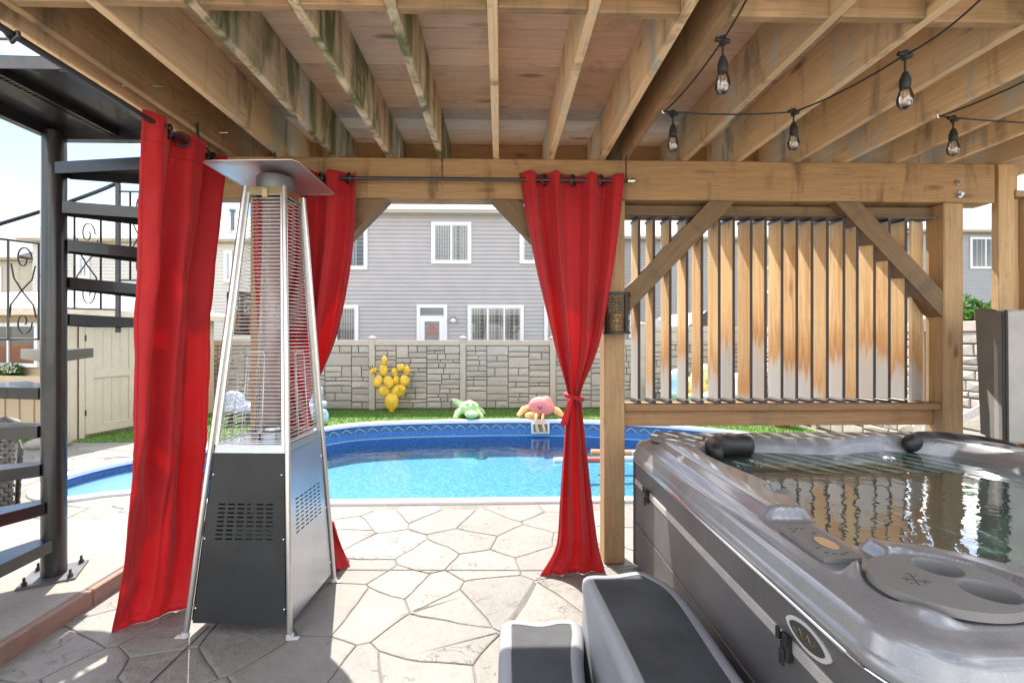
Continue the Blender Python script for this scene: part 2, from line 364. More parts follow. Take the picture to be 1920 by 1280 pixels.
# ------------------------------------------------------------------ mesh helpers
class MB:
    def __init__(s): s.bm = bmesh.new()
    def box(s, c, size, rot=None, bevel=0.0, seg=1):
        b = bmesh.new(); bmesh.ops.create_cube(b, size=1.0)
        for v in b.verts: v.co = Vector((v.co.x * size[0], v.co.y * size[1], v.co.z * size[2]))
        if bevel: bmesh.ops.bevel(b, geom=b.edges[:], offset=bevel, segments=seg, affect='EDGES', profile=.5)
        mt = Matrix.Translation(Vector(c)) @ (rot.to_4x4() if rot is not None else Matrix.Identity(4))
        b.transform(mt); s._join(b); return s
    def bb(s, lo, hi, bevel=0.0):
        return s.box([(a + b) / 2 for a, b in zip(lo, hi)], [abs(b - a) for a, b in zip(lo, hi)], bevel=bevel)
    def _join(s, b):
        me = bpy.data.meshes.new('tmp'); b.to_mesh(me); b.free(); s.bm.from_mesh(me); bpy.data.meshes.remove(me)
    def cyl(s, p0, p1, r, seg=12, r2=None, cap=True):
        p0, p1 = Vector(p0), Vector(p1); d = p1 - p0; L = d.length
        b = bmesh.new(); bmesh.ops.create_cone(b, cap_ends=cap, segments=seg, radius1=r, radius2=r if r2 is None else r2, depth=L)
        b.transform(Matrix.Translation((p0 + p1) / 2) @ d.to_track_quat('Z', 'Y').to_matrix().to_4x4()); s._join(b); return s
    def sphere(s, c, r, u=14, v=9, rot=None):
        if isinstance(r, (int, float)): r = (r, r, r)
        b = bmesh.new(); bmesh.ops.create_uvsphere(b, u_segments=u, v_segments=v, radius=1)
        mt = Matrix.Translation(Vector(c)) @ (rot.to_4x4() if rot is not None else Matrix.Identity(4)) @ Matrix.Diagonal((*r, 1))
        b.transform(mt); s._join(b); return s
    def tube(s, pts, r, seg=6, closed=False):
        pts = [Vector(p) for p in pts]; n = len(pts); rings = []
        rr = r if isinstance(r, (list, tuple)) else [r] * n
        up = Vector((0, 0, 1)); prev = None
        for i, p in enumerate(pts):
            a = pts[(i - 1) % n] if (closed or i > 0) else p; b = pts[(i + 1) % n] if (closed or i < n - 1) else p
            t = (b - a).normalized()
            if prev is None:
                x = t.cross(up)
                if x.length < .05: x = t.cross(Vector((1, 0, 0)))
            else: x = prev - t * prev.dot(t)
            x.normalize(); prev = x; y = t.cross(x)
            rings.append([s.bm.verts.new(p + (x * cos(2 * pi * k / seg) + y * sin(2 * pi * k / seg)) * rr[i]) for k in range(seg)])
        m = n if closed else n - 1
        for i in range(m):
            A, B = rings[i], rings[(i + 1) % n]
            for k in range(seg): s.bm.faces.new((A[k], A[(k + 1) % seg], B[(k + 1) % seg], B[k]))
        if not closed: s.bm.faces.new(rings[0][::-1]); s.bm.faces.new(rings[-1])
        return s
    def lathe(s, prof, c=(0, 0, 0), seg=20, rot=None):
        c = Vector(c); rings = []
        R = rot if rot is not None else Matrix.Identity(3)
        for r, z in prof:
            if r < 1e-5: rings.append([s.bm.verts.new(c + R @ Vector((0, 0, z)))])
            else: rings.append([s.bm.verts.new(c + R @ Vector((r * cos(2 * pi * k / seg), r * sin(2 * pi * k / seg), z))) for k in range(seg)])
        for A, B in zip(rings, rings[1:]):
            for k in range(seg):
                k2 = (k + 1) % seg
                if len(A) == 1 and len(B) == 1: continue
                if len(A) == 1: s.bm.faces.new((A[0], B[k], B[k2]))
                elif len(B) == 1: s.bm.faces.new((A[k], A[k2], B[0]))
                else: s.bm.faces.new((A[k], A[k2], B[k2], B[k]))
        return s
    def poly(s, pts):
        return s.bm.faces.new([s.bm.verts.new(Vector(p)) for p in pts])
    def prism(s, outline, z0, z1):
        a = [s.bm.verts.new((x, y, z0)) for x, y in outline]; b = [s.bm.verts.new((x, y, z1)) for x, y in outline]
        n = len(a); s.bm.faces.new(a[::-1]); s.bm.faces.new(b)
        for i in range(n): s.bm.faces.new((a[i], a[(i + 1) % n], b[(i + 1) % n], b[i]))
        return s
    def build(s, name, mat, parent=None, smooth=False, angle=40, **kw):
        bmesh.ops.recalc_face_normals(s.bm, faces=s.bm.faces[:])
        me = bpy.data.meshes.new(name); s.bm.to_mesh(me); s.bm.free()
        return link(name, me, mat, parent, smooth, angle, **kw)

def link(name, me, mat, parent=None, smooth=False, angle=40, **kw):
    if not me.materials: me.materials.append(mat)
    if smooth:
        me.shade_smooth()
        if angle < 180: me.set_sharp_from_angle(angle=radians(angle))
    o = bpy.data.objects.new(name, me); C.objects.link(o)
    for k, v in kw.items(): o[k] = v
    if parent is not None: attach(o, parent)
    return o
def world_of(o):
    m = o.matrix_basis.copy()
    while o.parent is not None:
        m = o.parent.matrix_basis @ o.matrix_parent_inverse @ m if o.parent.parent is None else world_of(o.parent) @ o.matrix_parent_inverse @ m
        break
    return m
def attach(o, parent):
    o.parent = parent; o.matrix_parent_inverse = world_of(parent).inverted()
def thing(name, label, cat, loc=(0, 0, 0), group=None):
    o = bpy.data.objects.new(name, None); C.objects.link(o); o.location = loc; o.empty_display_size = .1
    o['label'] = label; o['category'] = cat
    if group: o['group'] = group
    return o
def tag(o, label, cat, group=None):
    o['label'] = label; o['category'] = cat
    if group: o['group'] = group
    return o
def copy_tree(o, parent=None, off=(0, 0, 0)):
    c = o.copy(); C.objects.link(c)
    if parent is not None:
        c.parent = parent; c.matrix_parent_inverse = o.matrix_parent_inverse.copy()
    else: c.location = Vector(o.location) + Vector(off)
    for ch in list(o.children): copy_tree(ch, c)
    return c
def face_up(o):
    if sum(p.normal.z for p in o.data.polygons) < 0: o.data.flip_normals()
WCACHE = {}
def timber(name, mat, p0, p1, w, h, parent, up=(0, 0, 1), bevel=.004, mats2=None):
    """a sawn piece from p0 to p1 (axis), w across, h along up; local X runs along the grain"""
    p0, p1, up = Vector(p0), Vector(p1), Vector(up)
    x = (p1 - p0); L = x.length; x.normalize(); z = (up - x * up.dot(x)).normalized(); y = z.cross(x)
    key = (round(L, 4), round(w, 4), round(h, 4), bevel)
    me = WCACHE.get((key, mat.name))
    if me is None:
        b = MB(); b.box((0, 0, 0), (L, w, h), bevel=bevel)
        me = bpy.data.meshes.new(name); b.bm.to_mesh(me); b.bm.free(); me.materials.append(mat); WCACHE[(key, mat.name)] = me
    o = bpy.data.objects.new(name, me); C.objects.link(o)
    R = Matrix((x, y, z)).transposed().to_4x4(); o.matrix_basis = Matrix.Translation((p0 + p1) / 2) @ R
    if parent is not None: attach(o, parent)
    return o

# ------------------------------------------------------------------ pool outline
def catmull(pts, n=8, closed=True):
    out = []; N = len(pts)
    for i in range(N if closed else N - 1):
        p0, p1, p2, p3 = (Vector(pts[(i + k) % N]) if closed else Vector(pts[min(max(i + k, 0), N - 1)]) for k in (-1, 0, 1, 2))
        for j in range(n):
            t = j / n
            out.append(.5 * ((2 * p1) + (-p0 + p2) * t + (2 * p0 - 5 * p1 + 4 * p2 - p3) * t * t + (-p0 + 3 * p1 - 3 * p2 + p3) * t ** 3))
    if not closed: out.append(Vector(pts[-1]))
    return out
POOL = catmull([(-3.50, 4.68), (-2.75, 4.40), (-1.60, 4.36), (0.5, 4.37), (2.2, 4.38), (3.6, 4.65), (4.35, 5.5), (4.2, 6.9), (3.12, 7.80), (2.44, 8.10),
                (1.13, 8.46), (-.58, 8.50), (-2.32, 8.27), (-3.04, 7.76), (-3.75, 6.9), (-4.2, 6.25), (-4.68, 5.85), (-4.86, 5.2), (-4.62, 4.70), (-4.20, 4.50), (-3.85, 4.66)], 7)
POOL = [Vector((p.x, p.y)) for p in POOL]
def offset_loop(L, d):
    out = []; n = len(L)
    for i, p in enumerate(L):
        t = (L[(i + 1) % n] - L[i - 1]).normalized(); out.append(p + Vector((t.y, -t.x)) * d)   # outward for a counter-clockwise loop
    return out
COPE_OUT = offset_loop(POOL, .10)
def inside(L, x, y):
    r = False; n = len(L)
    for i in range(n):
        a, b = L[i], L[(i + 1) % n]
        if (a.y > y) != (b.y > y) and x < (b.x - a.x) * (y - a.y) / (b.y - a.y) + a.x: r = not r
    return r
def fill_with_hole(name, outer, hole, z, mat):
    b = bmesh.new(); es = []
    for loop in (outer, hole):
        vs = [b.verts.new((p[0], p[1], z)) for p in loop]
        es += [b.edges.new((vs[i], vs[(i + 1) % len(vs)])) for i in range(len(vs))]
    bmesh.ops.triangle_fill(b, edges=es, use_beauty=True)
    for f in b.faces:
        if f.normal.z < 0: f.normal_flip()
    me = bpy.data.meshes.new(name); b.to_mesh(me); b.free()
    return link(name, me, mat)

ground = fill_with_hole('ground', [(-120, -30), (120, -30), (120, 160), (-120, 160)], offset_loop(POOL, .05), -.045, M['soil']); ground['kind'] = 'structure'
patio = fill_with_hole('patio', [(-9.5, .4), (5.25, .4), (5.25, 9.0), (-9.5, 9.0)], offset_loop(POOL, .04), -.0085, M['joint']); patio['kind'] = 'structure'

b = MB(); b.poly([(-14, -12, -.004), (14, -12, -.004), (14, .395, -.004), (-14, .395, -.004)]); o = b.build('bounce_terrace', M['bounce_concrete']); o['kind'] = 'structure'; face_up(o)  # unseen slab behind the camera, added to bounce light onto the deck underside
# ---- stamped stones
def warp(x, y):
    a = mnoise.noise_vector(Vector((x * 2.6, y * 2.6, 3.1))); b = mnoise.noise_vector(Vector((x * 8, y * 8, 7.7)))
    return x + a.x * .045 + b.x * .012, y + a.y * .045 + b.y * .012
def clip(poly, nx, ny, d):
    out = []; n = len(poly)
    for i in range(n):
        a, b = poly[i], poly[(i + 1) % n]; da = a[0] * nx + a[1] * ny - d; db = b[0] * nx + b[1] * ny - d
        if da <= 0: out.append(a)
        if (da < 0) != (db < 0) and da != db:
            t = da / (da - db); out.append((a[0] + (b[0] - a[0]) * t, a[1] + (b[1] - a[1]) * t))
    return out
rs = random.Random(11)
sites = []
gx, gy = .40, .335
j = 0; yy = .5
while yy < 7.2:
    xx = -8.5 + (gx / 2 if j % 2 else 0)
    while xx < 5.1:
        sites.append((xx + rs.uniform(-.19, .19), yy + rs.uniform(-.16, .16))); xx += gx
    yy += gy; j += 1
COPE_CLIP = offset_loop(POOL, .115)
def stone_mesh(poly, tilt):
    # poly is counter-clockwise, already inset; subdivide, warp, chamfer
    pts = []
    n = len(poly)
    for i in range(n):
        a, b = poly[i], poly[(i + 1) % n]; L = hypot(b[0] - a[0], b[1] - a[1]); k = max(1, int(round(L / .085)))
        for q in range(k): pts.append((a[0] + (b[0] - a[0]) * q / k, a[1] + (b[1] - a[1]) * q / k))
    cx = sum(p[0] for p in pts) / len(pts); cy = sum(p[1] for p in pts) / len(pts)
    W = [warp(*p) for p in pts]; m = len(W)
    rings = []
    for ins, z in ((0, -.016), (0, -.006), (.004, -.0018), (.016, .0)):
        ring = []
        for i, p in enumerate(W):
            a, b = W[i - 1], W[(i + 1) % m]; tx, ty = b[0] - a[0], b[1] - a[1]; l = hypot(tx, ty) or 1
            x, y = p[0] - ty / l * ins, p[1] + tx / l * ins
            zz = z + (tilt[0] * (x - cx) + tilt[1] * (y - cy) if ins else 0)
            ring.append((x - cx, y - cy, zz))
        rings.append(ring)
    vs = sum(rings, []); fs = []
    for r in range(3):
        for i in range(m): fs.append((r * m + i, r * m + (i + 1) % m, (r + 1) * m + (i + 1) % m, (r + 1) * m + i))
    fs.append(tuple(range(3 * m, 4 * m)))
    return vs, fs, cx, cy
cells = []
for i, (sx, sy) in enumerate(sites):
    poly = [(sx - .8, sy - .8), (sx + .8, sy - .8), (sx + .8, sy + .8), (sx - .8, sy + .8)]
    for k, (qx, qy) in enumerate(sites):
        if k == i or abs(qx - sx) > 1.1 or abs(qy - sy) > 1.1: continue
        nx, ny = qx - sx, qy - sy; l = hypot(nx, ny); nx /= l; ny /= l
        poly = clip(poly, nx, ny, (sx + qx) / 2 * nx + (sy + qy) / 2 * ny - .0032)
        if len(poly) < 3: break
    if len(poly) < 3 or inside(COPE_CLIP, sx, sy): 
        continue
    # cut along the coping
    bi = min(range(len(COPE_CLIP)), key=lambda q: (COPE_CLIP[q].x - sx) ** 2 + (COPE_CLIP[q].y - sy) ** 2)
    if (COPE_CLIP[bi] - Vector((sx, sy))).length < 1.0:
        for q in (bi - 3, bi, (bi + 3) % len(COPE_CLIP)):
            P = COPE_CLIP[q]; t = (COPE_CLIP[(q + 1) % len(COPE_CLIP)] - COPE_CLIP[q - 1]).normalized(); nx, ny = -t.y, t.x
            if (P.x - sx) * nx + (P.y - sy) * ny > 0: poly = clip(poly, nx, ny, P.x * nx + P.y * ny - .02)
            if len(poly) < 3: break
    if len(poly) < 3: continue
    if sx < -2.45 and sy < 3.75 and sx > -7.5: continue      # under the raised pad
    A = .5 * sum(poly[q][0] * poly[(q + 1) % len(poly)][1] - poly[(q + 1) % len(poly)][0] * poly[q][1] for q in range(len(poly)))
    if A < .012: continue
    d = sy * YC + sx * YS; pxx = 960 + FPX * (sx * YC - sy * YS) / max(d, .2); pyy = HORIZ + FPX * CAMH / max(d, .2)
    seen = -150 < pxx < 2050 and pyy < 1400
    cells.append((0 if seen else 1, d, poly, rs.uniform(-.006, .006), rs.uniform(-.006, .006)))
cells.sort(key=lambda c: (c[0], c[1]))
rest_v, rest_f = [], []
for i, (hid, d, poly, ta, tb) in enumerate(cells):
    vs, fs, cx, cy = stone_mesh(poly, (ta, tb))
    if i < 300 and not hid:
        me = bpy.data.meshes.new('paving_stone'); me.from_pydata(vs, [], fs); o = link('paving_stone', me, M['paver']); o.location = (cx, cy, 0); attach(o, patio)
    else:
        o0 = len(rest_v); rest_v += [(x + cx, y + cy, z) for x, y, z in vs]; rest_f += [tuple(q + o0 for q in f) for f in fs]
if rest_v:
    me = bpy.data.meshes.new('outer_paving'); me.from_pydata(rest_v, [], rest_f); o = link('outer_paving', me, M['paver'], patio); o['kind'] = 'stuff'

for (p0, p1) in ((gp(392, 1174), gp(262, 1300)), (gp(618, 1068), gp(1020, 1069))):      # sawn control joints
    d = (p1 - p0).normalized(); n = Vector((-d.y, d.x, 0)) * .0035
    b = MB(); b.poly([p0 + n + Vector((0, 0, .0035)), p1 + n + Vector((0, 0, .0035)), p1 - n + Vector((0, 0, .0035)), p0 - n + Vector((0, 0, .0035))]); b.build('control_joint', M['joint_dark'], patio)
# ---- raised concrete pad under the stair
pad = MB(); pad.bb((-7.2, .6, -.03), (-2.40, 3.72, .1), bevel=.006); pad = pad.build('concrete_pad', M['pad']); pad['kind'] = 'structure'
y = .62
k = 0
while y < 3.7:                                    # red soldier course along the pad's edge
    L = .52
    b = MB(); b.bb((-2.398, y, -.03), (-2.355, min(y + L, 3.72) - .006, .094), bevel=.004); b.build('edge_block', M['brick'], pad); y += L
# ---- lawn
lawn_edge = [Vector((-9.4, 6.9)), Vector((-4.9, 6.9))] 
far = [p for p in COPE_OUT]
i0 = min(range(len(far)), key=lambda q: (far[q] - Vector((-3.78, 6.95))).length); i1 = min(range(len(far)), key=lambda q: (far[q] - Vector((4.45, 5.6))).length)
seg = far[i1:i0 + 1][::-1] if i1 < i0 else far[i0:i1 + 1]
LAWN = lawn_edge + [Vector((-4.2, 6.9))] + [Vector((p.x, p.y)) for p in seg] + [Vector((5.25, 5.6)), Vector((5.25, 9.9)), Vector((-9.4, 9.9))]
b = bmesh.new(); vs = [b.verts.new((p.x, p.y, .006)) for p in LAWN]; es = [b.edges.new((vs[q], vs[(q + 1) % len(vs)])) for q in range(len(vs))]
bmesh.ops.triangle_fill(b, edges=es, use_beauty=True)
for f in b.faces:
    if f.normal.z < 0: f.normal_flip()
me = bpy.data.meshes.new('lawn'); b.to_mesh(me); b.free(); lawn = link('lawn', me, M['turf']); lawn['kind'] = 'structure'
rg = np.random.default_rng(5)
N = 95000
gxs = rg.uniform(-9.2, 5.2, N); gys = rg.uniform(5.6, 9.88, N)
LX = np.array([p.x for p in LAWN]); LY = np.array([p.y for p in LAWN])
ins = np.zeros(N, bool)
for q in range(len(LX)):
    ax, ay, bx, by = LX[q], LY[q], LX[(q + 1) % len(LX)], LY[(q + 1) % len(LX)]
    if ay == by: continue
    c_ = ((ay > gys) != (by > gys)) & (gxs < (bx - ax) * (gys - ay) / (by - ay) + ax); ins ^= c_
gxs, gys = gxs[ins], gys[ins]; n = len(gxs)
an = rg.uniform(0, 2 * pi, n); h = rg.uniform(.022, .05, n); w = rg.uniform(.004, .008, n); lx = rg.normal(0, .014, n); ly = rg.normal(0, .014, n)
co = np.empty((n, 3, 3)); co[:, 0] = np.stack([gxs - np.cos(an) * w, gys - np.sin(an) * w, np.full(n, .004)], 1); co[:, 1] = np.stack([gxs + np.cos(an) * w, gys + np.sin(an) * w, np.full(n, .004)], 1)
co[:, 2] = np.stack([gxs + lx, gys + ly, h], 1)
me = bpy.data.meshes.new('grass'); me.vertices.add(3 * n); me.vertices.foreach_set('co', co.ravel()); me.loops.add(3 * n); me.loops.foreach_set('vertex_index', np.arange(3 * n, dtype=np.int32))
me.polygons.add(n); me.polygons.foreach_set('loop_start', np.arange(0, 3 * n, 3, dtype=np.int32)); me.update(calc_edges=True)
o = link('grass', me, M['grass']); o['kind'] = 'stuff'; o['label'] = 'short green turf between the pool and the stone fence'

# ------------------------------------------------------------------ pool
pool = thing('swimming_pool', 'in-ground freeform pool with white coping and blue pebble liner', 'swimming pool', (0, 6.3, 0))
def loop_strip(loopA, zA, loopB, zB):
    b = MB(); n = len(loopA)
    A = [b.bm.verts.new((p.x, p.y, zA)) for p in loopA]; B = [b.bm.verts.new((p.x, p.y, zB)) for p in loopB]
    for i in range(n): b.bm.faces.new((A[i], A[(i + 1) % n], B[(i + 1) % n], B[i]))
    return b
WL, FLOORZ = -.28, -.58
b = MB(); prof = [(.10, -.02), (.10, .012), (.092, .020), (.0, .020), (-.022, .010), (-.022, -.035), (.0, -.045)]
loops = [offset_loop(POOL, d) for d, z in prof]; rings = [[b.bm.verts.new((p.x, p.y, prof[q][1])) for p in L] for q, L in enumerate(loops)]
for A, B in zip(rings, rings[1:]):
    for i in range(len(A)): b.bm.faces.new((A[i], A[(i + 1) % len(A)], B[(i + 1) % len(A)], B[i]))
b.build('coping', M['coping'], pool, True, 50)
b = loop_strip(POOL, -.03, POOL, -.062); b.build('bead_trim', M['tile_blue'], pool, True)
b = loop_strip(POOL, -.062, POOL, -.16); b.build('tile_band', M['tile_dark'], pool, True)
# the wave of pale lines printed on the band: thin proud ribbons
b = MB(); acc = 0; per = .225
inn = offset_loop(POOL, -.004); tot = [0]
for q in range(len(inn)): tot.append(tot[-1] + (inn[(q + 1) % len(inn)] - inn[q]).length)
def on_loop(L, s):
    s %= tot[-1]; lo = 0
    for q in range(len(L)):
        if tot[q + 1] >= s:
            t = (s - tot[q]) / (tot[q + 1] - tot[q]); return L[q].lerp(L[(q + 1) % len(L)], t)
    return L[0]
s_ = 0
while s_ < tot[-1]:
    for (s0, z0), (s1, z1) in (((0, -.15), (.10, -.078)), ((.10, -.078), (.145, -.085)), ((.125, -.078), (.19, -.135))):
        p, q = on_loop(inn, s_ + s0), on_loop(inn, s_ + s1)
        if p.y > 6.0:
            hw = .007
            b.poly([(p.x, p.y, z0 - hw), (q.x, q.y, z1 - hw), (q.x, q.y, z1 + hw), (p.x, p.y, z0 + hw)])
    s_ += per
b.build('band_lines', M['tile_light'], pool)
wlr = offset_loop(POOL, -.003); b = loop_strip(wlr, WL - .004, wlr, WL + .013); b.build('waterline_glint', M['tile_light'], pool, True)  # pale strip painting the sparkle where the water meets the liner
b = loop_strip(POOL, -.16, POOL, FLOORZ); b.build('liner_wall', M['liner_wall'], pool, True)
b = MB(); b.poly([(p.x, p.y, FLOORZ) for p in POOL]); bmesh.ops.triangulate(b.bm, faces=b.bm.faces[:]); b.build('liner_floor', M['liner_floor'], pool)
# moulded corner steps at the left end, curving down towards the deep water
for k, (r0, r1, z) in enumerate(((1.42, 2.7, -.13), (1.16, 1.42, -.25), (.90, 1.16, -.38))):
    ol = []
    for q in range(25): a = radians(166 + 84 * q / 24); ol.append((-2.95 + r0 * cos(a), 6.05 + r0 * sin(a)))
    for q in range(24, -1, -1): a = radians(166 + 84 * q / 24); ol.append((-2.95 + (r1 - .001) * cos(a), 6.05 + (r1 - .001) * sin(a)))
    ol = [(x, y) for x, y in ol]
    b = MB(); n = 25
    T = [b.bm.verts.new((x, y, z)) for x, y in ol]; B = [b.bm.verts.new((x, y, FLOORZ + .002)) for x, y in ol]
    for q in range(n - 1):
        b.bm.faces.new((T[q], T[q + 1], T[2 * n - 2 - q], T[2 * n - 1 - q])); b.bm.faces.new((T[q], T[q + 1], B[q + 1], B[q]))
    b.build('corner_step', M['step_blue'], pool, True, 35)
# skimmer mouth in the far wall
sp = Vector((.83, 8.47))
b = MB(); P = at(1013, 797, 8.46)
for lo, hi in (((-.17, -.10), (.17, -.075)), ((-.17, .075), (.17, .10)), ((-.17, -.075), (-.13, .075)), ((.13, -.075), (.17, .075))):
    b.bb((P.x + lo[0], 8.425, -.13 + lo[1]), (P.x + hi[0], 8.46, -.13 + hi[1]), .004)
sk = b.build('skimmer', M['coping'], pool); b = MB(); b.bb((P.x - .13, 8.45, -.205), (P.x + .13, 8.465, -.055)); b.build('skimmer_mouth', M['dark_in'], sk)
b = MB(); wl = offset_loop(POOL, -.002); f = b.poly([(p.x, p.y, WL) for p in wl]); bmesh.ops.triangulate(b.bm, faces=b.bm.faces[:])
o = b.build('pool_water', M['pool_water']); face_up(o); o['kind'] = 'structure'

# foam noodles afloat
def noodle(p0, p1, r, mats, label):
    t = thing('pool_noodle', label, 'pool noodle', (p0[0], p0[1], WL), 'foam noodles floating in the pool')
    P0, P1 = Vector(p0), Vector(p1); n = len(mats)
    for i, m in enumerate(mats):
        b = MB(); b.cyl(P0.lerp(P1, i / n), P0.lerp(P1, (i + 1) / n), r, 14); b.build('foam_section', M[m], t, True)
noodle((*gp(1038, 862, WL + .02).xy, WL + .01), (*gp(1215, 858, WL + .02).xy, WL + .01), .045, ['noodle_white', 'noodle_red', 'noodle_white'], 'red and white foam noodle floating nearer the patio edge')
noodle((*gp(1108, 846, WL + .02).xy, WL + .01), (*gp(1260, 848, WL + .02).xy, WL + .01), .045, ['noodle_orange', 'noodle_white'], 'orange foam noodle with a pale top floating farther out, beside the wooden post')

# ------------------------------------------------------------------ stone fences
def ashlar(x0, z0, x1, z1, r, out):
    w, h = x1 - x0, z1 - z0
    if h > .30 or (h > .17 and w > .16 and r.random() < .55):
        zz = z0 + h * r.choice((.36, .45, .5, .55, .64)); s = r.random()
        if w > .9: 
            xx = x0 + w * r.uniform(.35, .65); ashlar(x0, z0, xx, z1, r, out); ashlar(xx, z0, x1, z1, r, out); return
        ashlar(x0, z0, x1, zz, r, out); ashlar(x0, zz, x1, z1, r, out); return
    if w > .62 or (w > .36 and r.random() < .45):
        xx = x0 + w * r.uniform(.35, .65); ashlar(x0, z0, xx, z1, r, out); ashlar(xx, z0, x1, z1, r, out); return
    out.append((x0, z0, x1, z1))
def face_stone(u0, z0, u1, z1, r, depth):
    """a rough-faced block: local u along, z up, v outward"""
    g = .0085; u0 += g; u1 -= g; z0 += g; z1 -= g
    j = lambda s: r.uniform(-s, s)
    back = [(u0, 0, z0), (u1, 0, z0), (u1, 0, z1), (u0, 0, z1)]
    c = .010
    mid = [(u0 + j(.004), depth * .7, z0 + j(.004)), (u1 + j(.004), depth * .7, z0 + j(.004)), (u1 + j(.004), depth * .7, z1 + j(.004)), (u0 + j(.004), depth * .7, z1 + j(.004))]
    fr = [(u0 + c, depth + j(.006), z0 + c), (u1 - c, depth + j(.006), z0 + c), (u1 - c, depth + j(.006), z1 - c), (u0 + c, depth + j(.006), z1 - c)]
    ce = ((u0 + u1) / 2 + j(.04), depth + r.uniform(.0, .014), (z0 + z1) / 2 + j(.02))
    vs = back + mid + fr + [ce]; fs = []
    for a in (0, 4):
        for i in range(4): fs.append((a + i, a + (i + 1) % 4, a + 4 + (i + 1) % 4, a + 4 + i))
    for i in range(4): fs.append((8 + i, 8 + (i + 1) % 4, 12))
    return vs, fs
def fence_run(t, origin, ax, out, panels, stone_mat, zt, seed, trim=None, hidden=()):
    """origin: start; ax: unit vector along; out: outward normal to the yard; panels: list of lengths"""
    r = random.Random(seed); o3 = Vector(origin); ax = Vector(ax); out = Vector(out); s = 0.0
    def P(u, v, z): return o3 + ax * u + out * v + Vector((0, 0, z))
    def bx(name, u0, u1, v0, v1, z0, z1, mat, bev=.006):
        b = MB(); a, c = P(u0, v0, z0), P(u1, v1, z1); lo = [min(a[i], c[i]) for i in range(3)]; hi = [max(a[i], c[i]) for i in range(3)]
        b.bb(lo, hi, bev); return b.build(name, mat, t)
    for k, L in enumerate(panels + [None]):
        po = bx('post', s - .062, s + .062, -.065, .065, -.03, zt[min(k, len(zt) - 1)] + .03, M['fence'])
        z = zt[min(k, len(zt) - 1)] + .03
        b = MB(); c = P(s, 0, z)
        for (hw, a, bq) in ((.078, 0, .025),): b.bb((c.x - hw, c.y - hw, c.z + .001), (c.x + hw, c.y + hw, c.z + bq), .005)
        b.lathe([(.09, .027), (.05, .05), (.0, .065)], c, 4, Matrix.Rotation(pi / 4, 3, 'Z')); b.build('post_cap', M['fence'], po)
        if L is None: break
        zt_ = zt[k]; u0, u1 = s + .062, s + L - .062
        bx('backing_panel', u0 - .01, u1 + .01, -.02, .012, -.03, zt_ - .10, M['fence_back'], 0)
        bx('top_rail', u0 - .004, u1 + .004, -.045, .05, zt_ - .115, zt_, M['fence'])
        ztop = zt_ - .12
        if trim and k in trim:
            bx('cap_board', u0, u1, -.04, .045, zt_ - .34, zt_ - .122, M['fence']); ztop = zt_ - .345
            bx('mid_rail', u0, u1, -.045, .055, ztop - .05, ztop, M['fence']); ztop -= .055
        cells = []; ashlar(u0, .03, u1, ztop, r, cells)
        av, af = [], []
        for (a, z0, c, z1) in cells:
            vs, fs = face_stone(a, z0, c, z1, r, .022)
            if k in hidden:
                n0 = len(av); av += [tuple(P(u, .012 + v, z)) for u, v, z in vs]; af += [tuple(q + n0 for q in f) for f in fs]; continue
            m = P((a + c) / 2, .012, (z0 + z1) / 2)
            me = bpy.data.meshes.new('stone'); me.from_pydata([tuple(P(u, .012 + v, z) - m) for u, v, z in vs], [], fs)
            bmx = bmesh.new(); bmx.from_mesh(me); bmesh.ops.recalc_face_normals(bmx, faces=bmx.faces[:]); bmx.to_mesh(me); bmx.free()
            ob = link('stone', me, stone_mat); ob.location = m; attach(ob, t)
        if av:
            me = bpy.data.meshes.new('stonework'); me.from_pydata(av, [], af); ob = link('stonework', me, stone_mat, t); ob['kind'] = 'stuff'
        s += L
FX = [at(p, 700, 9.8).x for p in (697, 866, 1035, 1204)]
dP = (FX[3] - FX[0]) / 3
t = thing('stone_fence', 'taupe mock-stone panel fence across the back of the pool', 'fence', (FX[0], 9.85, 0))
fence_run(t, (FX[0] - 3 * dP, 9.86, 0), (1, 0, 0), (0, -1, 0), [dP] * 8 , M['fstone'], [1.50] * 6 + [1.80] * 4, 3, trim=(6, 7), hidden=(0, 1, 7))
XS = 5.42
t = thing('stone_fence', 'sunlit pale mock-stone side fence seen right of the big corner post', 'fence', (XS, 7, 0))
fence_run(t, (XS, 9.6, 0), (0, -1, 0), (-1, 0, 0), [1.95] * 4, M['fstone_pale'], [1.74] * 5, 9, hidden=(3,))

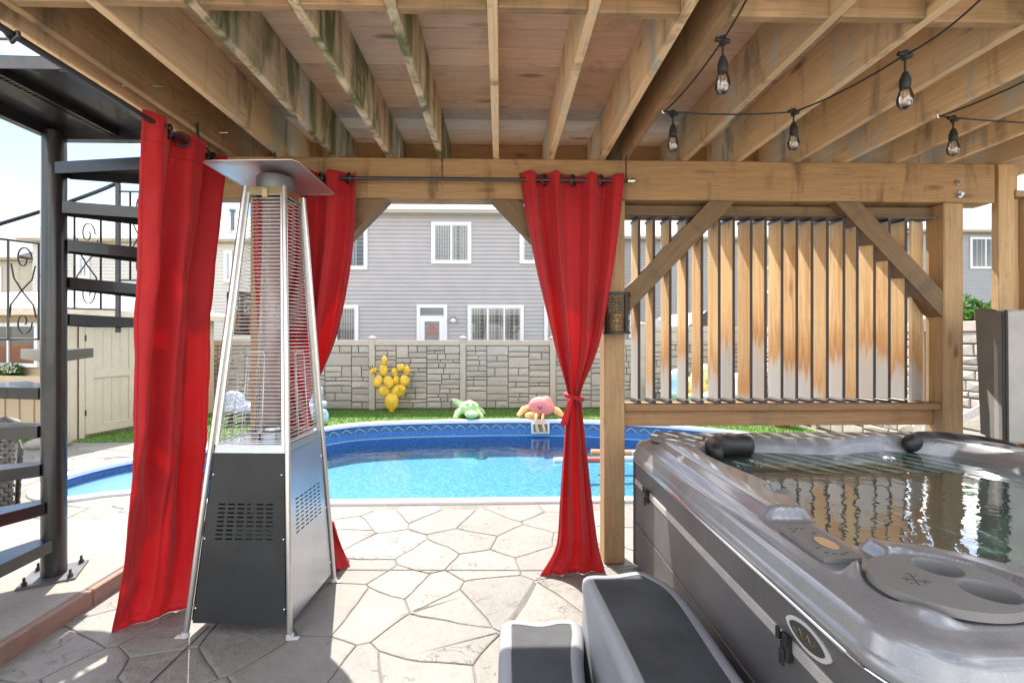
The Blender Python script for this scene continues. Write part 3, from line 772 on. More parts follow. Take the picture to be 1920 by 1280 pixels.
# ------------------------------------------------------------------ houses
def lap_wall(b, x0, x1, y, z0, z1, expo=.15, depth=.034, axis='x'):
    z = z0
    while z < z1 - .01:
        ze = min(z + expo, z1)
        if axis == 'x':
            b.poly([(x0, y - depth, z), (x1, y - depth, z), (x1, y - .002, ze), (x0, y - .002, ze)]); b.poly([(x0, y, z), (x1, y, z), (x1, y - depth, z), (x0, y - depth, z)])
        else:
            b.poly([(y + depth, x0, z), (y + depth, x1, z), (y + .002, x1, ze), (y + .002, x0, ze)]); b.poly([(y, x0, z), (y, x1, z), (y + depth, x1, z), (y + depth, x0, z)])
        z = ze
def window(par, x0, x1, z0, z1, y, lights, trim=.11, blinds=True, seed=0):
    """lights: fractions where mullions stand"""
    r = random.Random(seed); b = MB()
    for lo, hi in (((x0, z0), (x1, z0 + trim)), ((x0, z1 - trim), (x1, z1)), ((x0, z0 + trim), (x0 + trim, z1 - trim)), ((x1 - trim, z0 + trim), (x1, z1 - trim))):
        b.bb((lo[0], y - .085, lo[1]), (hi[0], y - .02, hi[1]), .006)
    xa, xb, za, zb = x0 + trim, x1 - trim, z0 + trim, z1 - trim
    w = b.build('window', M['white_trim'], par)
    cuts = [0] + list(lights) + [1]; b = MB(); s = .035
    for a, c in zip(cuts, cuts[1:]):
        u0, u1 = xa + (xb - xa) * a, xa + (xb - xa) * c
        for lo, hi in (((u0, za), (u1, za + s)), ((u0, zb - s), (u1, zb)), ((u0, za + s), (u0 + s, zb - s)), ((u1 - s, za + s), (u1, zb - s))):
            b.bb((lo[0], y - .066, lo[1]), (hi[0], y - .03, hi[1]), .004)
    b.build('sash', M['white_trim'], w)
    b = MB(); b.poly([(xa, y - .05, za), (xb, y - .05, za), (xb, y - .05, zb), (xa, y - .05, zb)]); b.build('pane', M['pane'], w)
    b = MB(); b.poly([(xa, y - .022, za), (xb, y - .022, za), (xb, y - .022, zb), (xa, y - .022, zb)]); b.build('dark_interior', M['dark_in'], w)
    if blinds:
        b = MB(); x = xa + .02
        while x < xb - .08:
            if r.random() < (.9 if blinds is True else blinds):
                b.box((x + .04, y - .034, (za + zb) / 2), (.062, .004, zb - za - .02), Matrix.Rotation(r.uniform(-.1, .1), 3, 'Z'))
            x += .092
        if b.bm.verts: b.build('blind', M['blind'], w)
        else: b.bm.free()
    return w
def house(label, x0, x1, y, zeave, wallmat, roofmat, roofrise=2.6, roofdepth=5.0, over=.35, depth=8, hip=0.0):
    t = thing('house', label, 'house', ((x0 + x1) / 2, y, 0), 'two-storey neighbouring houses')
    b = MB(); lap_wall(b, x0, x1, y, 0, zeave); b.bb((x0, y + .001, 0), (x1, y + depth, zeave)); b.build('wall', wallmat, t)
    b = MB(); b.bb((x0 - over, y - over, zeave), (x1 + over, y + .3, zeave + .04)); b.bb((x0 - over, y - over - .02, zeave + .0), (x1 + over, y - over, zeave + .19)); b.build('eave', M['beige_trim'] if wallmat is not M['siding1'] else M['siding3'], t)
    b = MB(); g = [(0, 0), (.0, -.10), (-.05, -.12), (-.11, -.11), (-.125, -.03), (-.125, 0), (-.115, 0), (-.11, -.09), (-.02, -.09), (-.01, 0)]
    b.bb((x0 - over, y - over - .13, zeave + .06), (x1 + over, y - over - .022, zeave + .16), .02); b.build('gutter', M['white_trim'], t)
    b = MB(); e = (x0 - over, x1 + over, y - over - .05, zeave + .19); ry, rz = y + roofdepth, zeave + .19 + roofrise
    A, B = (e[0], e[2], e[3]), (e[1], e[2], e[3]); D, E2 = (e[0] + hip, ry, rz), (e[1] - hip, ry, rz); F, G = (e[0], ry * 2 - e[2], e[3]), (e[1], ry * 2 - e[2], e[3])
    b.poly([A, B, E2, D]); b.poly([F, G, E2, D][::-1]); b.poly([A, D, F]); b.poly([B, E2, G]); b.build('roof', roofmat, t)
    return t
# the mauve-grey house straight ahead
hA = house('mauve-grey sided house with white windows straight across the pool', -7.6, 3.6, 17, 6.12, M['siding1'], M['roof'], 3.0, 5)
def hw(par, px0, py0, px1, py1, Y, lights, **kw):
    a, c = at(px0, py1, Y), at(px1, py0, Y); return window(par, a.x, c.x, a.z, c.z, Y - .0, lights, **kw)
hw(hA, 809, 417, 884, 495, 17, [.5], seed=1)
hw(hA, 612, 417, 690, 506, 17, [.5], blinds=.45, seed=2)
hw(hA, 974, 418, 1050, 495, 17, [.5], blinds=.3, seed=3)
hw(hA, 590, 572, 673, 668, 17, [.5], seed=4)
hw(hA, 877, 572, 982, 668, 17, [.34, .67], seed=5)
hw(hA, 1020, 572, 1085, 668, 17, [.5], seed=6)
# back door with a transom
a, c = at(782, 730, 17), at(839, 571, 17); x0, x1, z1 = a.x, c.x, c.z
b = MB(); tr = .13
b.bb((x0, 16.9, .3), (x0 + tr, 16.98, z1), .006); b.bb((x1 - tr, 16.9, .3), (x1, 16.98, z1), .006); b.bb((x0 + tr, 16.9, z1 - tr), (x1 - tr, 16.98, z1), .006)
b.bb((x0 + tr, 16.92, z1 - .48), (x1 - tr, 16.975, z1 - .41), .004)
dr = b.build('door', M['white_trim'], hA)
xa, xb = x0 + tr, x1 - tr; zd = z1 - .48
b = MB()
for lo, hi in (((xa, .35), (xa + .16, zd)), ((xb - .16, .35), (xb, zd)), ((xa + .16, zd - .15), (xb - .16, zd)), ((xa + .16, .35), (xb - .16, .9))): b.bb((lo[0], 16.925, lo[1]), (hi[0], 16.97, hi[1]), .004)
b.build('door_leaf', M['white_trim'], dr)
b = MB(); b.poly([(xa + .16, 16.95, .9), (xb - .16, 16.95, .9), (xb - .16, 16.95, zd - .15), (xa + .16, 16.95, zd - .15)]); b.poly([(xa, 16.95, z1 - .41), (xb, 16.95, z1 - .41), (xb, 16.95, z1 - tr), (xa, 16.95, z1 - tr)]); b.build('pane', M['pane'], dr)
b = MB(); b.poly([(xa, 16.976, .4), (xb, 16.976, .4), (xb, 16.976, z1 - tr), (xa, 16.976, z1 - tr)]); b.build('dark_interior', M['dark_in'], dr)
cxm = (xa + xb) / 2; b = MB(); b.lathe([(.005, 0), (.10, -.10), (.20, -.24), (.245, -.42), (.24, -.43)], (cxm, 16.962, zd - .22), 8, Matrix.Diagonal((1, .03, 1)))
b.build('red_reflection_panel', M['red_reflection'], dr)  # added flat red shape standing in for an umbrella reflected in the glass
P = at(850, 601, 16.9); b = MB(); b.sphere((P.x, 16.84, P.z), .10); wlp = b.build('wall_light', M['white_trim'], hA, True); b = MB(); b.bb((P.x - .08, 16.85, P.z + .07), (P.x + .08, 16.98, P.z + .13), .01); b.build('bracket', M['black_steel'], wlp)
b = MB(); dsx = at(673, 640, 17).x + 3.0
# house to the right, behind the louvres
hB = house('grey sided house behind the slatted screen', 5.0, 19.2, 22, 6.3, M['siding2'], M['roof_pale'], 2.8, 5)
for k, (p0, p1) in enumerate(((1178, 1192), (1420, 1470))): hw(hB, p0, 590 if k == 0 else 500, p1, 634 if k == 0 else 550, 22, [.5], seed=20 + k)
hC = house('grey sided house far right with a wide two-light window', 23.5, 33, 25.4, 7.55, M['siding2'], M['roof_pale'], 3.0, 5)
hw(hC, 1817, 445, 1876, 504, 25.4, [.5], trim=.10, blinds=.2, seed=31)
# houses to the left
hD = house('pale cream house with pale roof between stair and heater', -20.5, -9.6, 20.5, 5.75, M['siding3'], M['roof_pale'], 2.2, 4.5)
hw(hD, 146, 478, 170, 524, 20.5, [.5], trim=.13, seed=41)
hw(hD, 421, 470, 437, 530, 20.5, [], trim=.13, seed=42)
hE = house('warm beige house with dark grey shingle roof far left behind the stair', -40, -25.2, 24.5, 5.6, M['siding4'], M['roof'], 3.0, 6)
hw(hE, -40, 500, 5, 550, 24.5, [.5], seed=43)
# flue on the pale roof
b = MB(); P = at(436, 405, 21.5); b.cyl((P.x, 21.5, P.z - .9), (P.x, 21.5, P.z + .2), .09, 10); b.cyl((P.x, 21.5, P.z + .2), (P.x, 21.5, P.z + .3), .14, 10); b.build('flue', M['burner'], hD, True)

# gabled garden shed beyond the fence
P0, P1, PK = at(1228, 612, 13), at(1385, 612, 13), at(1325, 583, 13)
t = thing('garden_shed', 'grey gabled garden shed roof showing over the back fence', 'shed', ((P0.x + P1.x) / 2, 14, 0))
b = MB(); b.bb((P0.x + .5, 13.3, 0), (P1.x - .2, 15.2, P0.z)); b.build('wall', M['siding2'], t)
b = MB(); b.poly([(P0.x, 13, P0.z), (PK.x - .55, 13.0, P0.z), (PK.x, 13.0, PK.z), (PK.x - .25, 15.4, PK.z), (P0.x - .3, 15.4, P0.z)]) ; b.poly([(PK.x, 13, PK.z), (P1.x, 13, P0.z), (P1.x, 15.4, P0.z), (PK.x - .25, 15.4, PK.z)]); b.build('roof', M['roof_pale'], t)
b = MB(); b.poly([(PK.x - .55, 13.02, P0.z), (P1.x - .05, 13.02, P0.z), (PK.x, 13.02, PK.z - .02)]); b.build('gable', M['dark_frame'], t)

# ------------------------------------------------------------------ beige garden shed on the left
SC = Vector((-6.45, 6.98, 0)); fd = Vector((-.975, .22, 0)).normalized(); rd = Vector((.22, .975, 0)).normalized()
shed = thing('pool_shed', 'beige board-and-batten pool shed with cream door and window box', 'shed', SC)
def SW(u, v, z): return SC + fd * u + rd * v + Vector((0, 0, z))      # u along the front (away from the corner), v along the door side
shR = Matrix((-fd, rd, Vector((0, 0, 1)))).transposed()
def sbox(b, u0, u1, v0, v1, z0, z1, bev=.004): b.box(SW((u0 + u1) / 2, (v0 + v1) / 2, (z0 + z1) / 2), (abs(u1 - u0), abs(v1 - v0), abs(z1 - z0)), shR, bev); return b
b = MB(); sbox(b, .01, 5, .01, 2.6, -.02, 1.98); b.build('wall', M['shed'], shed)
for k in range(14):
    b = MB(); u = .10 + k * .29
    z1 = 1.95
    if .52 < u < 2.0:
        sbox(b, u, u + .03, -.012, .009, 0, .93); 
    else: sbox(b, u, u + .03, -.012, .009, 0, z1)
    b.build('batten', M['shed'], shed)
for k in range(3):
    b = MB(); sbox(b, -.012, .009, .05 + k * .05, .058 + k * .05, 0, 1.95); b.build('batten', M['shed'], shed)
b = MB(); sbox(b, -.022, .10, -.022, -.013, 0, 1.95); sbox(b, -.022, -.013, -.012, .09, 0, 1.95); b.build('corner_board', M['shed_door'], shed)
# door on the side face
b = MB(); sbox(b, -.035, -.005, .18, .96, .06, 1.82); dr = b.build('door', M['shed_door'], shed)
b = MB()
for v0, v1, z0, z1 in ((.18, .30, .06, 1.82), (.84, .96, .06, 1.82), (.30, .84, 1.70, 1.82), (.30, .84, .92, 1.06), (.30, .84, .06, .2)): sbox(b, -.055, -.036, v0, v1, z0, z1, .003)
for v in (.44, .57, .70): sbox(b, -.042, -.036, v, v + .012, .2, 1.7, .001)
b.build('door_batten', M['shed_door'], dr)
b = MB()
for z in (.35, 1.5): sbox(b, -.062, -.05, .172, .19, z, z + .09, .002)
b.build('hinge', M['black_steel'], dr)
b = MB(); sbox(b, -.05, -.036, .10, .175, .0, 1.9); sbox(b, -.05, -.036, .965, 1.04, .0, 1.9); b.build('door_casing', M['shed_door'], shed)
# window
u0, u1, z0, z1 = .55, 1.72, 1.10, 1.78
b = MB(); tr = .06
for a, c, e, f in ((u0, u1, z0, z0 + tr), (u0, u1, z1 - tr, z1), (u0, u0 + tr, z0 + tr, z1 - tr), (u1 - tr, u1, z0 + tr, z1 - tr), ((u0 + u1) / 2 - .015, (u0 + u1) / 2 + .015, z0 + tr, z1 - tr)): sbox(b, a, c, -.05, -.012, e, f, .004)
w = b.build('window', M['white_trim'], shed)
b = MB(); b.poly([SW(u0, -.03, z0), SW(u1, -.03, z0), SW(u1, -.03, z1), SW(u0, -.03, z1)]); b.build('pane', M['pane'], w)
b = MB(); b.poly([SW(u0, -.008, z0), SW(u1, -.008, z0), SW(u1, -.008, z1), SW(u0, -.008, z1)]); b.build('dark_interior', M['dark_in'], w)
b = MB(); sbox(b, u0 + .07, u1 - .07, -.015, -.01, z0 + .07, z0 + .36); b.build('curtain', M['terracotta'], w)
# roof
b = MB(); E0, E1 = SW(-.25, -.3, 1.98), SW(5.2, -.3, 1.98); E2, E3 = SW(5.2, 2.9, 1.98), SW(-.25, 2.9, 1.98); R0, R1 = SW(.9, 1.3, 2.42), SW(5.2, 1.3, 2.42)
b.poly([E0, E1, R1, R0]); b.poly([E0, R0, E3]); b.poly([E2, E3, R0, R1]); b.build('roof', M['roof_pale'], shed)
b = MB(); sbox(b, -.25, 5.2, -.30, -.27, 1.88, 1.985); sbox(b, -.25, -.22, -.26, 2.9, 1.88, 1.985); b.build('fascia', M['beige_trim'], shed)
# window box and its plants
fb = thing('flower_box', 'long beige flower box under the shed window', 'planter', SW(1.2, -.15, .8))
b = MB(); sbox(b, .1, 3.2, -.26, -.245, .78, .99); sbox(b, .1, 3.2, -.03, -.018, .78, .99); sbox(b, .1, .115, -.244, -.031, .78, .99); sbox(b, 3.185, 3.2, -.244, -.031, .78, .99); sbox(b, .116, 3.184, -.244, -.031, .78, .94); b.build('trough', M['shed'], fb)
def leaf_cloud(name, centre, rad, n, size, mat, label=None, cat=None, seed=1, parent=None, droop=.0, group=None):
    r = np.random.default_rng(seed); vs, fs = [], []
    for i in range(n):
        d = r.normal(size=3); d /= np.linalg.norm(d); q = r.uniform(.35, 1) ** .6
        q *= .8 + .35 * mnoise.noise(Vector((d[0] * 2 + seed, d[1] * 2, d[2] * 2)))
        c = np.array([d[0] * rad[0], d[1] * rad[1], abs(d[2]) * rad[2] if rad[2] > 0 else 0]) * q
        a = r.normal(size=3); a /= np.linalg.norm(a); a[2] -= droop; bq = np.cross(a, r.normal(size=3)); bq /= np.linalg.norm(bq) + 1e-9
        L = size * r.uniform(.6, 1.3); W = L * .42; k = len(vs)
        up = np.cross(a, bq) * L * .12
        vs += [tuple(c - a * L * .5), tuple(c + bq * W * .5 + up), tuple(c + a * L * .5), tuple(c - bq * W * .5 + up)]; fs.append((k, k + 1, k + 2, k + 3))
    me = bpy.data.meshes.new(name); me.from_pydata(vs, [], fs); o = link(name, me, mat); o.location = centre
    if parent is not None: attach(o, parent)
    if label: tag(o, label, cat, group)
    return o
for k, (u, m1, lab) in enumerate(((.95, 'petal', 'white flowering plant nearest the black stair pole in the flower box'), (1.32, None, 'dark green ferny plant in the middle of the flower box'), (1.85, 'petal', 'white flowering plant at the far left of the flower box'))):
    c = SW(u, -.14, .93); pl = thing('potted_flower', lab, 'plant', c)
    b = MB(); b.cyl((c.x, c.y, c.z), (c.x, c.y, c.z + .12), .012, 6); b.build('stem', M['leaf'], pl)
    leaf_cloud('foliage', c + Vector((0, 0, .03)), (.26, .14, .24), 260, .09, M['leaf_fern' if not m1 else 'leaf'], seed=60 + k, parent=pl)
    if m1: leaf_cloud('blossom', c + Vector((.02, -.05, .10)), (.20, .12, .16), 130, .05, M['petal'], seed=70 + k, parent=pl)
# stones beside the shed
t = tag(MB().sphere(SW(-.12, -.34, .05), (.26, .17, .10), rot=Matrix.Rotation(.3, 3, 'Z')).build('boulder', M['pad'], None, True), 'low grey boulder at the foot of the shed corner', 'boulder')

# ------------------------------------------------------------------ raised deck
deck = thing('raised_deck', 'raised wooden deck on posts, seen from underneath', 'deck', (.8, 3.1, 0))
ZB, ZJ, HJ = 2.495, 2.770, .286           # beam underside, joist underside, joist depth
YF, YN = 3.56, .85                        # far rim, near end
joists = [(-1.935, 'joist'), (-1.80, 'joist_dark'), (-1.487, 'joist'), (-1.127, 'joist_green'), (-.753, 'joist_green'), (-.404, 'joist_green'), (-.029, 'joist'), (.348, 'joist'), (.701, 'joist'), (.856, 'joist_dark'),
          (1.277, 'joist'), (1.65, 'joist'), (2.06, 'joist'), (2.408, 'joist'), (2.77, 'joist'), (3.126, 'joist'), (3.522, 'joist'), (3.9, 'joist')]
for X, m in joists:
    timber('joist', M[m], (X, YN, ZJ + HJ / 2), (X, YF, ZJ + HJ / 2), .040, HJ, deck)
timber('rim_joist', M['beam'], (-1.955, YF + .021, ZJ + HJ / 2), (3.96, YF + .021, ZJ + HJ / 2), .038, HJ, deck)
xs = [j[0] for j in joists]
for k, (a, c) in enumerate(zip(xs, xs[1:])):
    if c - a > .2: timber('blocking', M['joist_dark'], (a + .0205, 1.700 + (k % 2) * .012 + max(0, a) * .012, ZJ + HJ / 2 - .004), (c - .0205, 1.700 + (k % 2) * .012 + max(0, a) * .012, ZJ + HJ / 2 - .004), .038, HJ - .01, deck)
y = YF + .06
while y > YN:
    timber('deck_board', M['boardunder'], (-2.0, y - .075, ZJ + HJ + .0145), (4.0, y - .075, ZJ + HJ + .0145), .150, .025, deck, bevel=.002); y -= .1553
# beam in two lengths of built-up timber
BX0, BX1 = -2.02, 3.47
timber('beam', M['beam'], (BX0, 3.175, (ZB + ZJ) / 2), (BX1, 3.175, (ZB + ZJ) / 2), .150, ZJ - ZB - .002, deck, bevel=.006)
for k, X in enumerate((-1.61, .784, 3.172)):
    timber('post', M['post'], (X, 3.172, 0.0), (X, 3.172, ZB - .002), .142, .142, deck, up=(0, 1, 0), bevel=.006)
# knee braces
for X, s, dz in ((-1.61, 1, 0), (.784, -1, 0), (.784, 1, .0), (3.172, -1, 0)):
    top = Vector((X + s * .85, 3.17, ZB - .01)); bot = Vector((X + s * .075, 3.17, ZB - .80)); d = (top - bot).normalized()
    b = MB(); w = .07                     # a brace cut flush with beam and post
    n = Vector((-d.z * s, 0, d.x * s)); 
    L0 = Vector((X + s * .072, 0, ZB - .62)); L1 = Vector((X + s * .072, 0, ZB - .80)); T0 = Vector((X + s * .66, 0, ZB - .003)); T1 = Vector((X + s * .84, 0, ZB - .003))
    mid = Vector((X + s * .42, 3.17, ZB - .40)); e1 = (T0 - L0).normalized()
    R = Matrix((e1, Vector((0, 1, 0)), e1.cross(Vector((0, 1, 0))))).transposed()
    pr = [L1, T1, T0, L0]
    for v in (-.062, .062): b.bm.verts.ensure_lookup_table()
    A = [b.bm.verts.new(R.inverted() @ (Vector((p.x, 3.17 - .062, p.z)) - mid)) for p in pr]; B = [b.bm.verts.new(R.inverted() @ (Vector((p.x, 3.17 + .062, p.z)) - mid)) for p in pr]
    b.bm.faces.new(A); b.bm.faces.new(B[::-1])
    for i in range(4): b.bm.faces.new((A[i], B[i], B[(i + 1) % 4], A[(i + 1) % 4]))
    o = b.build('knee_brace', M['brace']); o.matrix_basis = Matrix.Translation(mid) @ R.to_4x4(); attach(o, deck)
# bolts and stray nails
for px, py in ((1796, 342), (1799, 365)):
    P = at(px, py, 3.098); b = MB(); b.cyl((P.x, 3.10, P.z), (P.x, 3.075, P.z), .013, 6); b.cyl((P.x, 3.0995, P.z), (P.x, 3.093, P.z), .022, 12); b.build('bolt', M['sheet'], deck)
for X, px, py in ((-1.80, 268, 161), (-1.80, 335, 210), (-1.80, 397, 248), (-1.915, 219, 160), (-1.915, 288, 206)):
    u = (px - 960) / FPX; v = (HORIZ - py) / FPX; tt = X / (YS + u * YC); p = Vector((X, tt * (YC - u * YS), CAMH + tt * v))
    b = MB(); b.cyl((X + .016, p.y, p.z), (X + .10, p.y, p.z), .0035, 6); b.build('nail', M['sheet'], deck)

# ------------------------------------------------------------------ slatted privacy louvres
scr = thing('louvre_screen', 'wooden louvre screen of upright weathered slats beside the hot tub', 'privacy screen', (2.0, 3.19, 1.0))
SX = [at(p, 600, 3.125).x for p in (1200, 1228, 1258, 1290, 1318, 1350, 1376, 1409, 1436, 1468, 1495, 1524, 1553, 1584, 1609, 1640, 1668, 1699)]
r = random.Random(4)
for X in SX:
    a = radians(r.uniform(1, 7)); yc = 3.195
    dx, dy = sin(a) * .07, cos(a) * .07
    s = timber('slat', M['slat'], (X - .01 , yc, 2.375), (X - .01, yc, 1.118), .019, .14, scr, up=(-sin(a), cos(a), 0), bevel=.0025)
    for z, nm in ((2.378, 'pivot_clip'), (1.104, 'pivot_clip')):
        b = MB(); b.box((X - .01, yc, z), (.030, .15, .022), Matrix.Rotation(a, 3, 'Z'), .004); b.build(nm, M['black_steel'], s)
    b = MB(); b.box((X - .01 + sin(a) * .0722, yc - cos(a) * .0722, 1.746), (.0185, .003, 1.24), Matrix.Rotation(a, 3, 'Z')); b.build('edge_shade', M['dark_end'], s)  # dark strip: shade on the slat's near edge, put into its colour
timber('rail', M['rail'], (.86, 3.19, 1.068), (3.10, 3.19, 1.068), .15, .048, scr)
timber('rail', M['rail'], (.86, 3.20, .985), (3.10, 3.20, .985), .038, .115, scr, up=(0, 0, 1))
timber('rail', M['brace'], (.86, 3.225, 2.44), (3.10, 3.225, 2.44), .09, .085, scr)  # darker brace wood puts the shade under the beam into the colour
b = MB(); b.bb((.87, 3.13, 2.391), (3.09, 3.14, 2.398)); b.bb((.87, 3.115, 1.0925), (3.09, 3.125, 1.0975)); b.build('linkage_bar', M['black_steel'], scr)
# fixed end board beside the corner post (pale)
timber('end_board', M['slat'], (3.02, 3.23, 2.39), (3.02, 3.23, 1.095), .019, .135, scr, up=(1, .35, 0), bevel=.002)

# timber wall stub at the far right
pw = thing('timber_screen', 'narrow upright timber wall at the right edge behind the grey tub cover', 'privacy screen', (3.7, 3.1, 0))
for X0, X1, yc in ((3.487, 3.60, 3.12), (3.61, 3.665, 3.15), (3.68, 3.80, 3.12), (3.81, 3.93, 3.15)):
    timber('board', M['post'], ((X0 + X1) / 2, yc, 0), ((X0 + X1) / 2, yc, 2.765 if X0 < 3.5 else 2.53), X1 - X0, .05, pw, up=(0, 1, 0), bevel=.003)
timber('rail', M['post'], (3.605, 3.135, 2.56), (4.2, 3.135, 2.56), .09, .045, pw)
timber('board', M['post'], (3.640, 3.15, 2.585), (3.640, 3.15, 2.765), .045, .05, pw, up=(0, 1, 0), bevel=.003)

# ------------------------------------------------------------------ hot tub
TX0, TX1, TY0, TY1 = .885, 3.10, .93, 3.105
tub = thing('hot_tub', 'full hot tub with silver marbled shell and dark brown side panels', 'hot tub', ((TX0 + TX1) / 2, (TY0 + TY1) / 2, 0))
CX, CY = (TX0 + TX1) / 2, (TY0 + TY1) / 2; HX, HY = (TX1 - TX0) / 2, (TY1 - TY0) / 2
def rrect(hx, hy, rad, n):
    """rounded rectangle sampled evenly, counter-clockwise, with outward normals"""
    segs = []; pts = []
    per = 2 * (2 * hx - 2 * rad) + 2 * (2 * hy - 2 * rad) + 2 * pi * rad
    for i in range(n):
        s = per * i / n
        for kind, L, f in (('l', 2 * hy - 2 * rad, lambda q: (hx, -hy + rad + q, 1, 0)), ('a', pi / 2 * rad, lambda q: (hx - rad + rad * cos(q / rad), hy - rad + rad * sin(q / rad), cos(q / rad), sin(q / rad))),
                           ('l', 2 * hx - 2 * rad, lambda q: (hx - rad - q, hy, 0, 1)), ('a', pi / 2 * rad, lambda q: (-hx + rad - rad * sin(q / rad), hy - rad + rad * cos(q / rad), -sin(q / rad), cos(q / rad))),
                           ('l', 2 * hy - 2 * rad, lambda q: (-hx, hy - rad - q, -1, 0)), ('a', pi / 2 * rad, lambda q: (-hx + rad - rad * cos(q / rad), -hy + rad - rad * sin(q / rad), -cos(q / rad), -sin(q / rad))),
                           ('l', 2 * hx - 2 * rad, lambda q: (-hx + rad + q, -hy, 0, -1)), ('a', pi / 2 * rad, lambda q: (hx - rad + rad * sin(q / rad), -hy + rad - rad * cos(q / rad), sin(q / rad), -cos(q / rad)))):
            if s <= L: pts.append(f(s)); break
            s -= L
        else: pts.append(f(L))
    return np.array(pts)
def sd_rr(x, y, hx, hy, rad):
    """distance inside a rounded rectangle (positive inside)"""
    qx = np.abs(x) - hx + rad; qy = np.abs(y) - hy + rad
    return -(np.hypot(np.maximum(qx, 0), np.maximum(qy, 0)) + np.minimum(np.maximum(qx, qy), 0) - rad)
def sst(a, b, x):
    t = np.clip((x - a) / (b - a), 0, 1); return t * t * (3 - 2 * t)
RAD = .17
TRAYS = [(1.165, 1.165, .178, .150), (1.125, 2.89, .165, .150), (2.86, 2.88, .15, .11)]     # cup trays: x, y, rx, ry
def holders_of(tx, ty, rx, ry):
    return [(tx + rx * .36, ty - ry * .34, .060), (tx + rx * .28, ty + ry * .46, .056)] if ty < 2 else [(tx - rx * .40, ty - ry * .05, .056), (tx + rx * .42, ty - ry * .10, .056)]
HOLD = sum([holders_of(*q) for q in TRAYS], [])
def shell_h(X, Y):
    x, y = X - CX, Y - CY
    s = sd_rr(x, y, HX, HY, RAD)
    h = np.interp(s, [0, .004, .02, .04, .062, .085, .10, .118, .135, .17, .24, .30], [.805, .838, .858, .868, .874, .883, .897, .915, .923, .926, .922, .918])
    # side basins: wider rim at the corners, scalloped along the sides
    ang = np.arctan2(y, x)
    wob = .035 * np.cos(4 * ang) * -1 + .018 * np.sin(7 * ang + .6)
    s2 = sd_rr(x, y, HX - .27, HY - .27, .42) + wob
    corner = np.zeros_like(X)
    for (tx, ty, rx, ry) in TRAYS + [(2.86, 1.15, .16, .15)]:
        d = np.hypot((X - tx) / (rx + .07), (Y - ty) / (ry + .07)); corner = np.maximum(corner, 1 - sst(.85, 1.25, d))
    s2 = s2 - corner * .16
    drop = sst(-.035, .02, s2) * .05 + sst(.0, .09, s2) * .16 + sst(.06, .16, s2) * .24 + sst(.30, .42, s2) * .14
    h = h - drop
    # tray recesses
    for (tx, ty, rx, ry) in TRAYS:
        d = np.hypot((X - tx) / rx, (Y - ty) / ry); h = h - (1 - sst(1.0, 1.10, d)) * np.maximum(h - .886, 0)
    for (hx, hy, hr) in HOLD: h = h - (1 - sst(hr + .002, hr + .012, np.hypot(X - hx, Y - hy))) * np.maximum(h - .845, 0)
    # control-panel recess on the left rim
    px, py = 1.035, 1.47
    q = sd_rr(X - px, Y - py, .115, .185, .05); rec = sst(-.018, .012, q)
    rec = rec * sst(.045, .062, s)
    h = h - rec * np.maximum(h - .876, 0)
    # grip notch beside the panel, towards the water, and one farther along
    for gx, gy, ax, ay, dep in ((1.17, 1.87, .055, .075, .035), (1.20, 1.30, .05, .05, .045), (1.56, 2.93, .085, .045, .022), (1.09, 2.63, .05, .05, .018)):
        d = np.hypot((X - gx) / ax, (Y - gy) / ay); h = h - dep * (1 - sst(.5, 1.05, d))
    # back rim: gentle seats cut into it
    back = sst(.78, .95, y) ; h = h - back * .012 * (1 + np.cos(x * 7.0)) * sst(.16, .24, s)
    return h
NA = 620
RR = rrect(HX, HY, RAD, NA)
rad_list = np.concatenate([1 - np.linspace(0, .42, 84) ** 1.0, np.linspace(.575, .06, 40)])
V = []
lip = [(.012, .762), (.014, .775), (.012, .79), (.004, .80)]
rings = []
for off, z in lip:
    rings.append(np.stack([CX + RR[:, 0] + RR[:, 2] * off, CY + RR[:, 1] + RR[:, 3] * off, np.full(NA, z)], 1))
for rr in rad_list:
    X = CX + RR[:, 0] * rr; Y = CY + RR[:, 1] * rr; rings.append(np.stack([X, Y, shell_h(X, Y)], 1))
co = np.concatenate(rings); nr = len(rings)
F = []
ii = np.arange(NA); jj = (ii + 1) % NA
for k in range(nr - 1): F.append(np.stack([k * NA + ii, k * NA + jj, (k + 1) * NA + jj, (k + 1) * NA + ii], 1))
F = np.concatenate(F)
me = bpy.data.meshes.new('shell'); me.vertices.add(len(co)); me.vertices.foreach_set('co', co.ravel().astype(np.float32)); me.loops.add(F.size); me.loops.foreach_set('vertex_index', F.ravel().astype(np.int32))
me.polygons.add(len(F)); me.polygons.foreach_set('loop_start', np.arange(0, F.size, 4, dtype=np.int32)); me.update(calc_edges=True)
link('shell', me, M['shell'], tub, True, 179)
b = MB(); RT = rrect(HX, HY, RAD, 160)
b.tube([(CX + p[0] + p[2] * .004, CY + p[1] + p[3] * .004, .752) for p in RT], .009, 8, True); b.build('chrome_trim', M['chrome'], tub, True, 179)
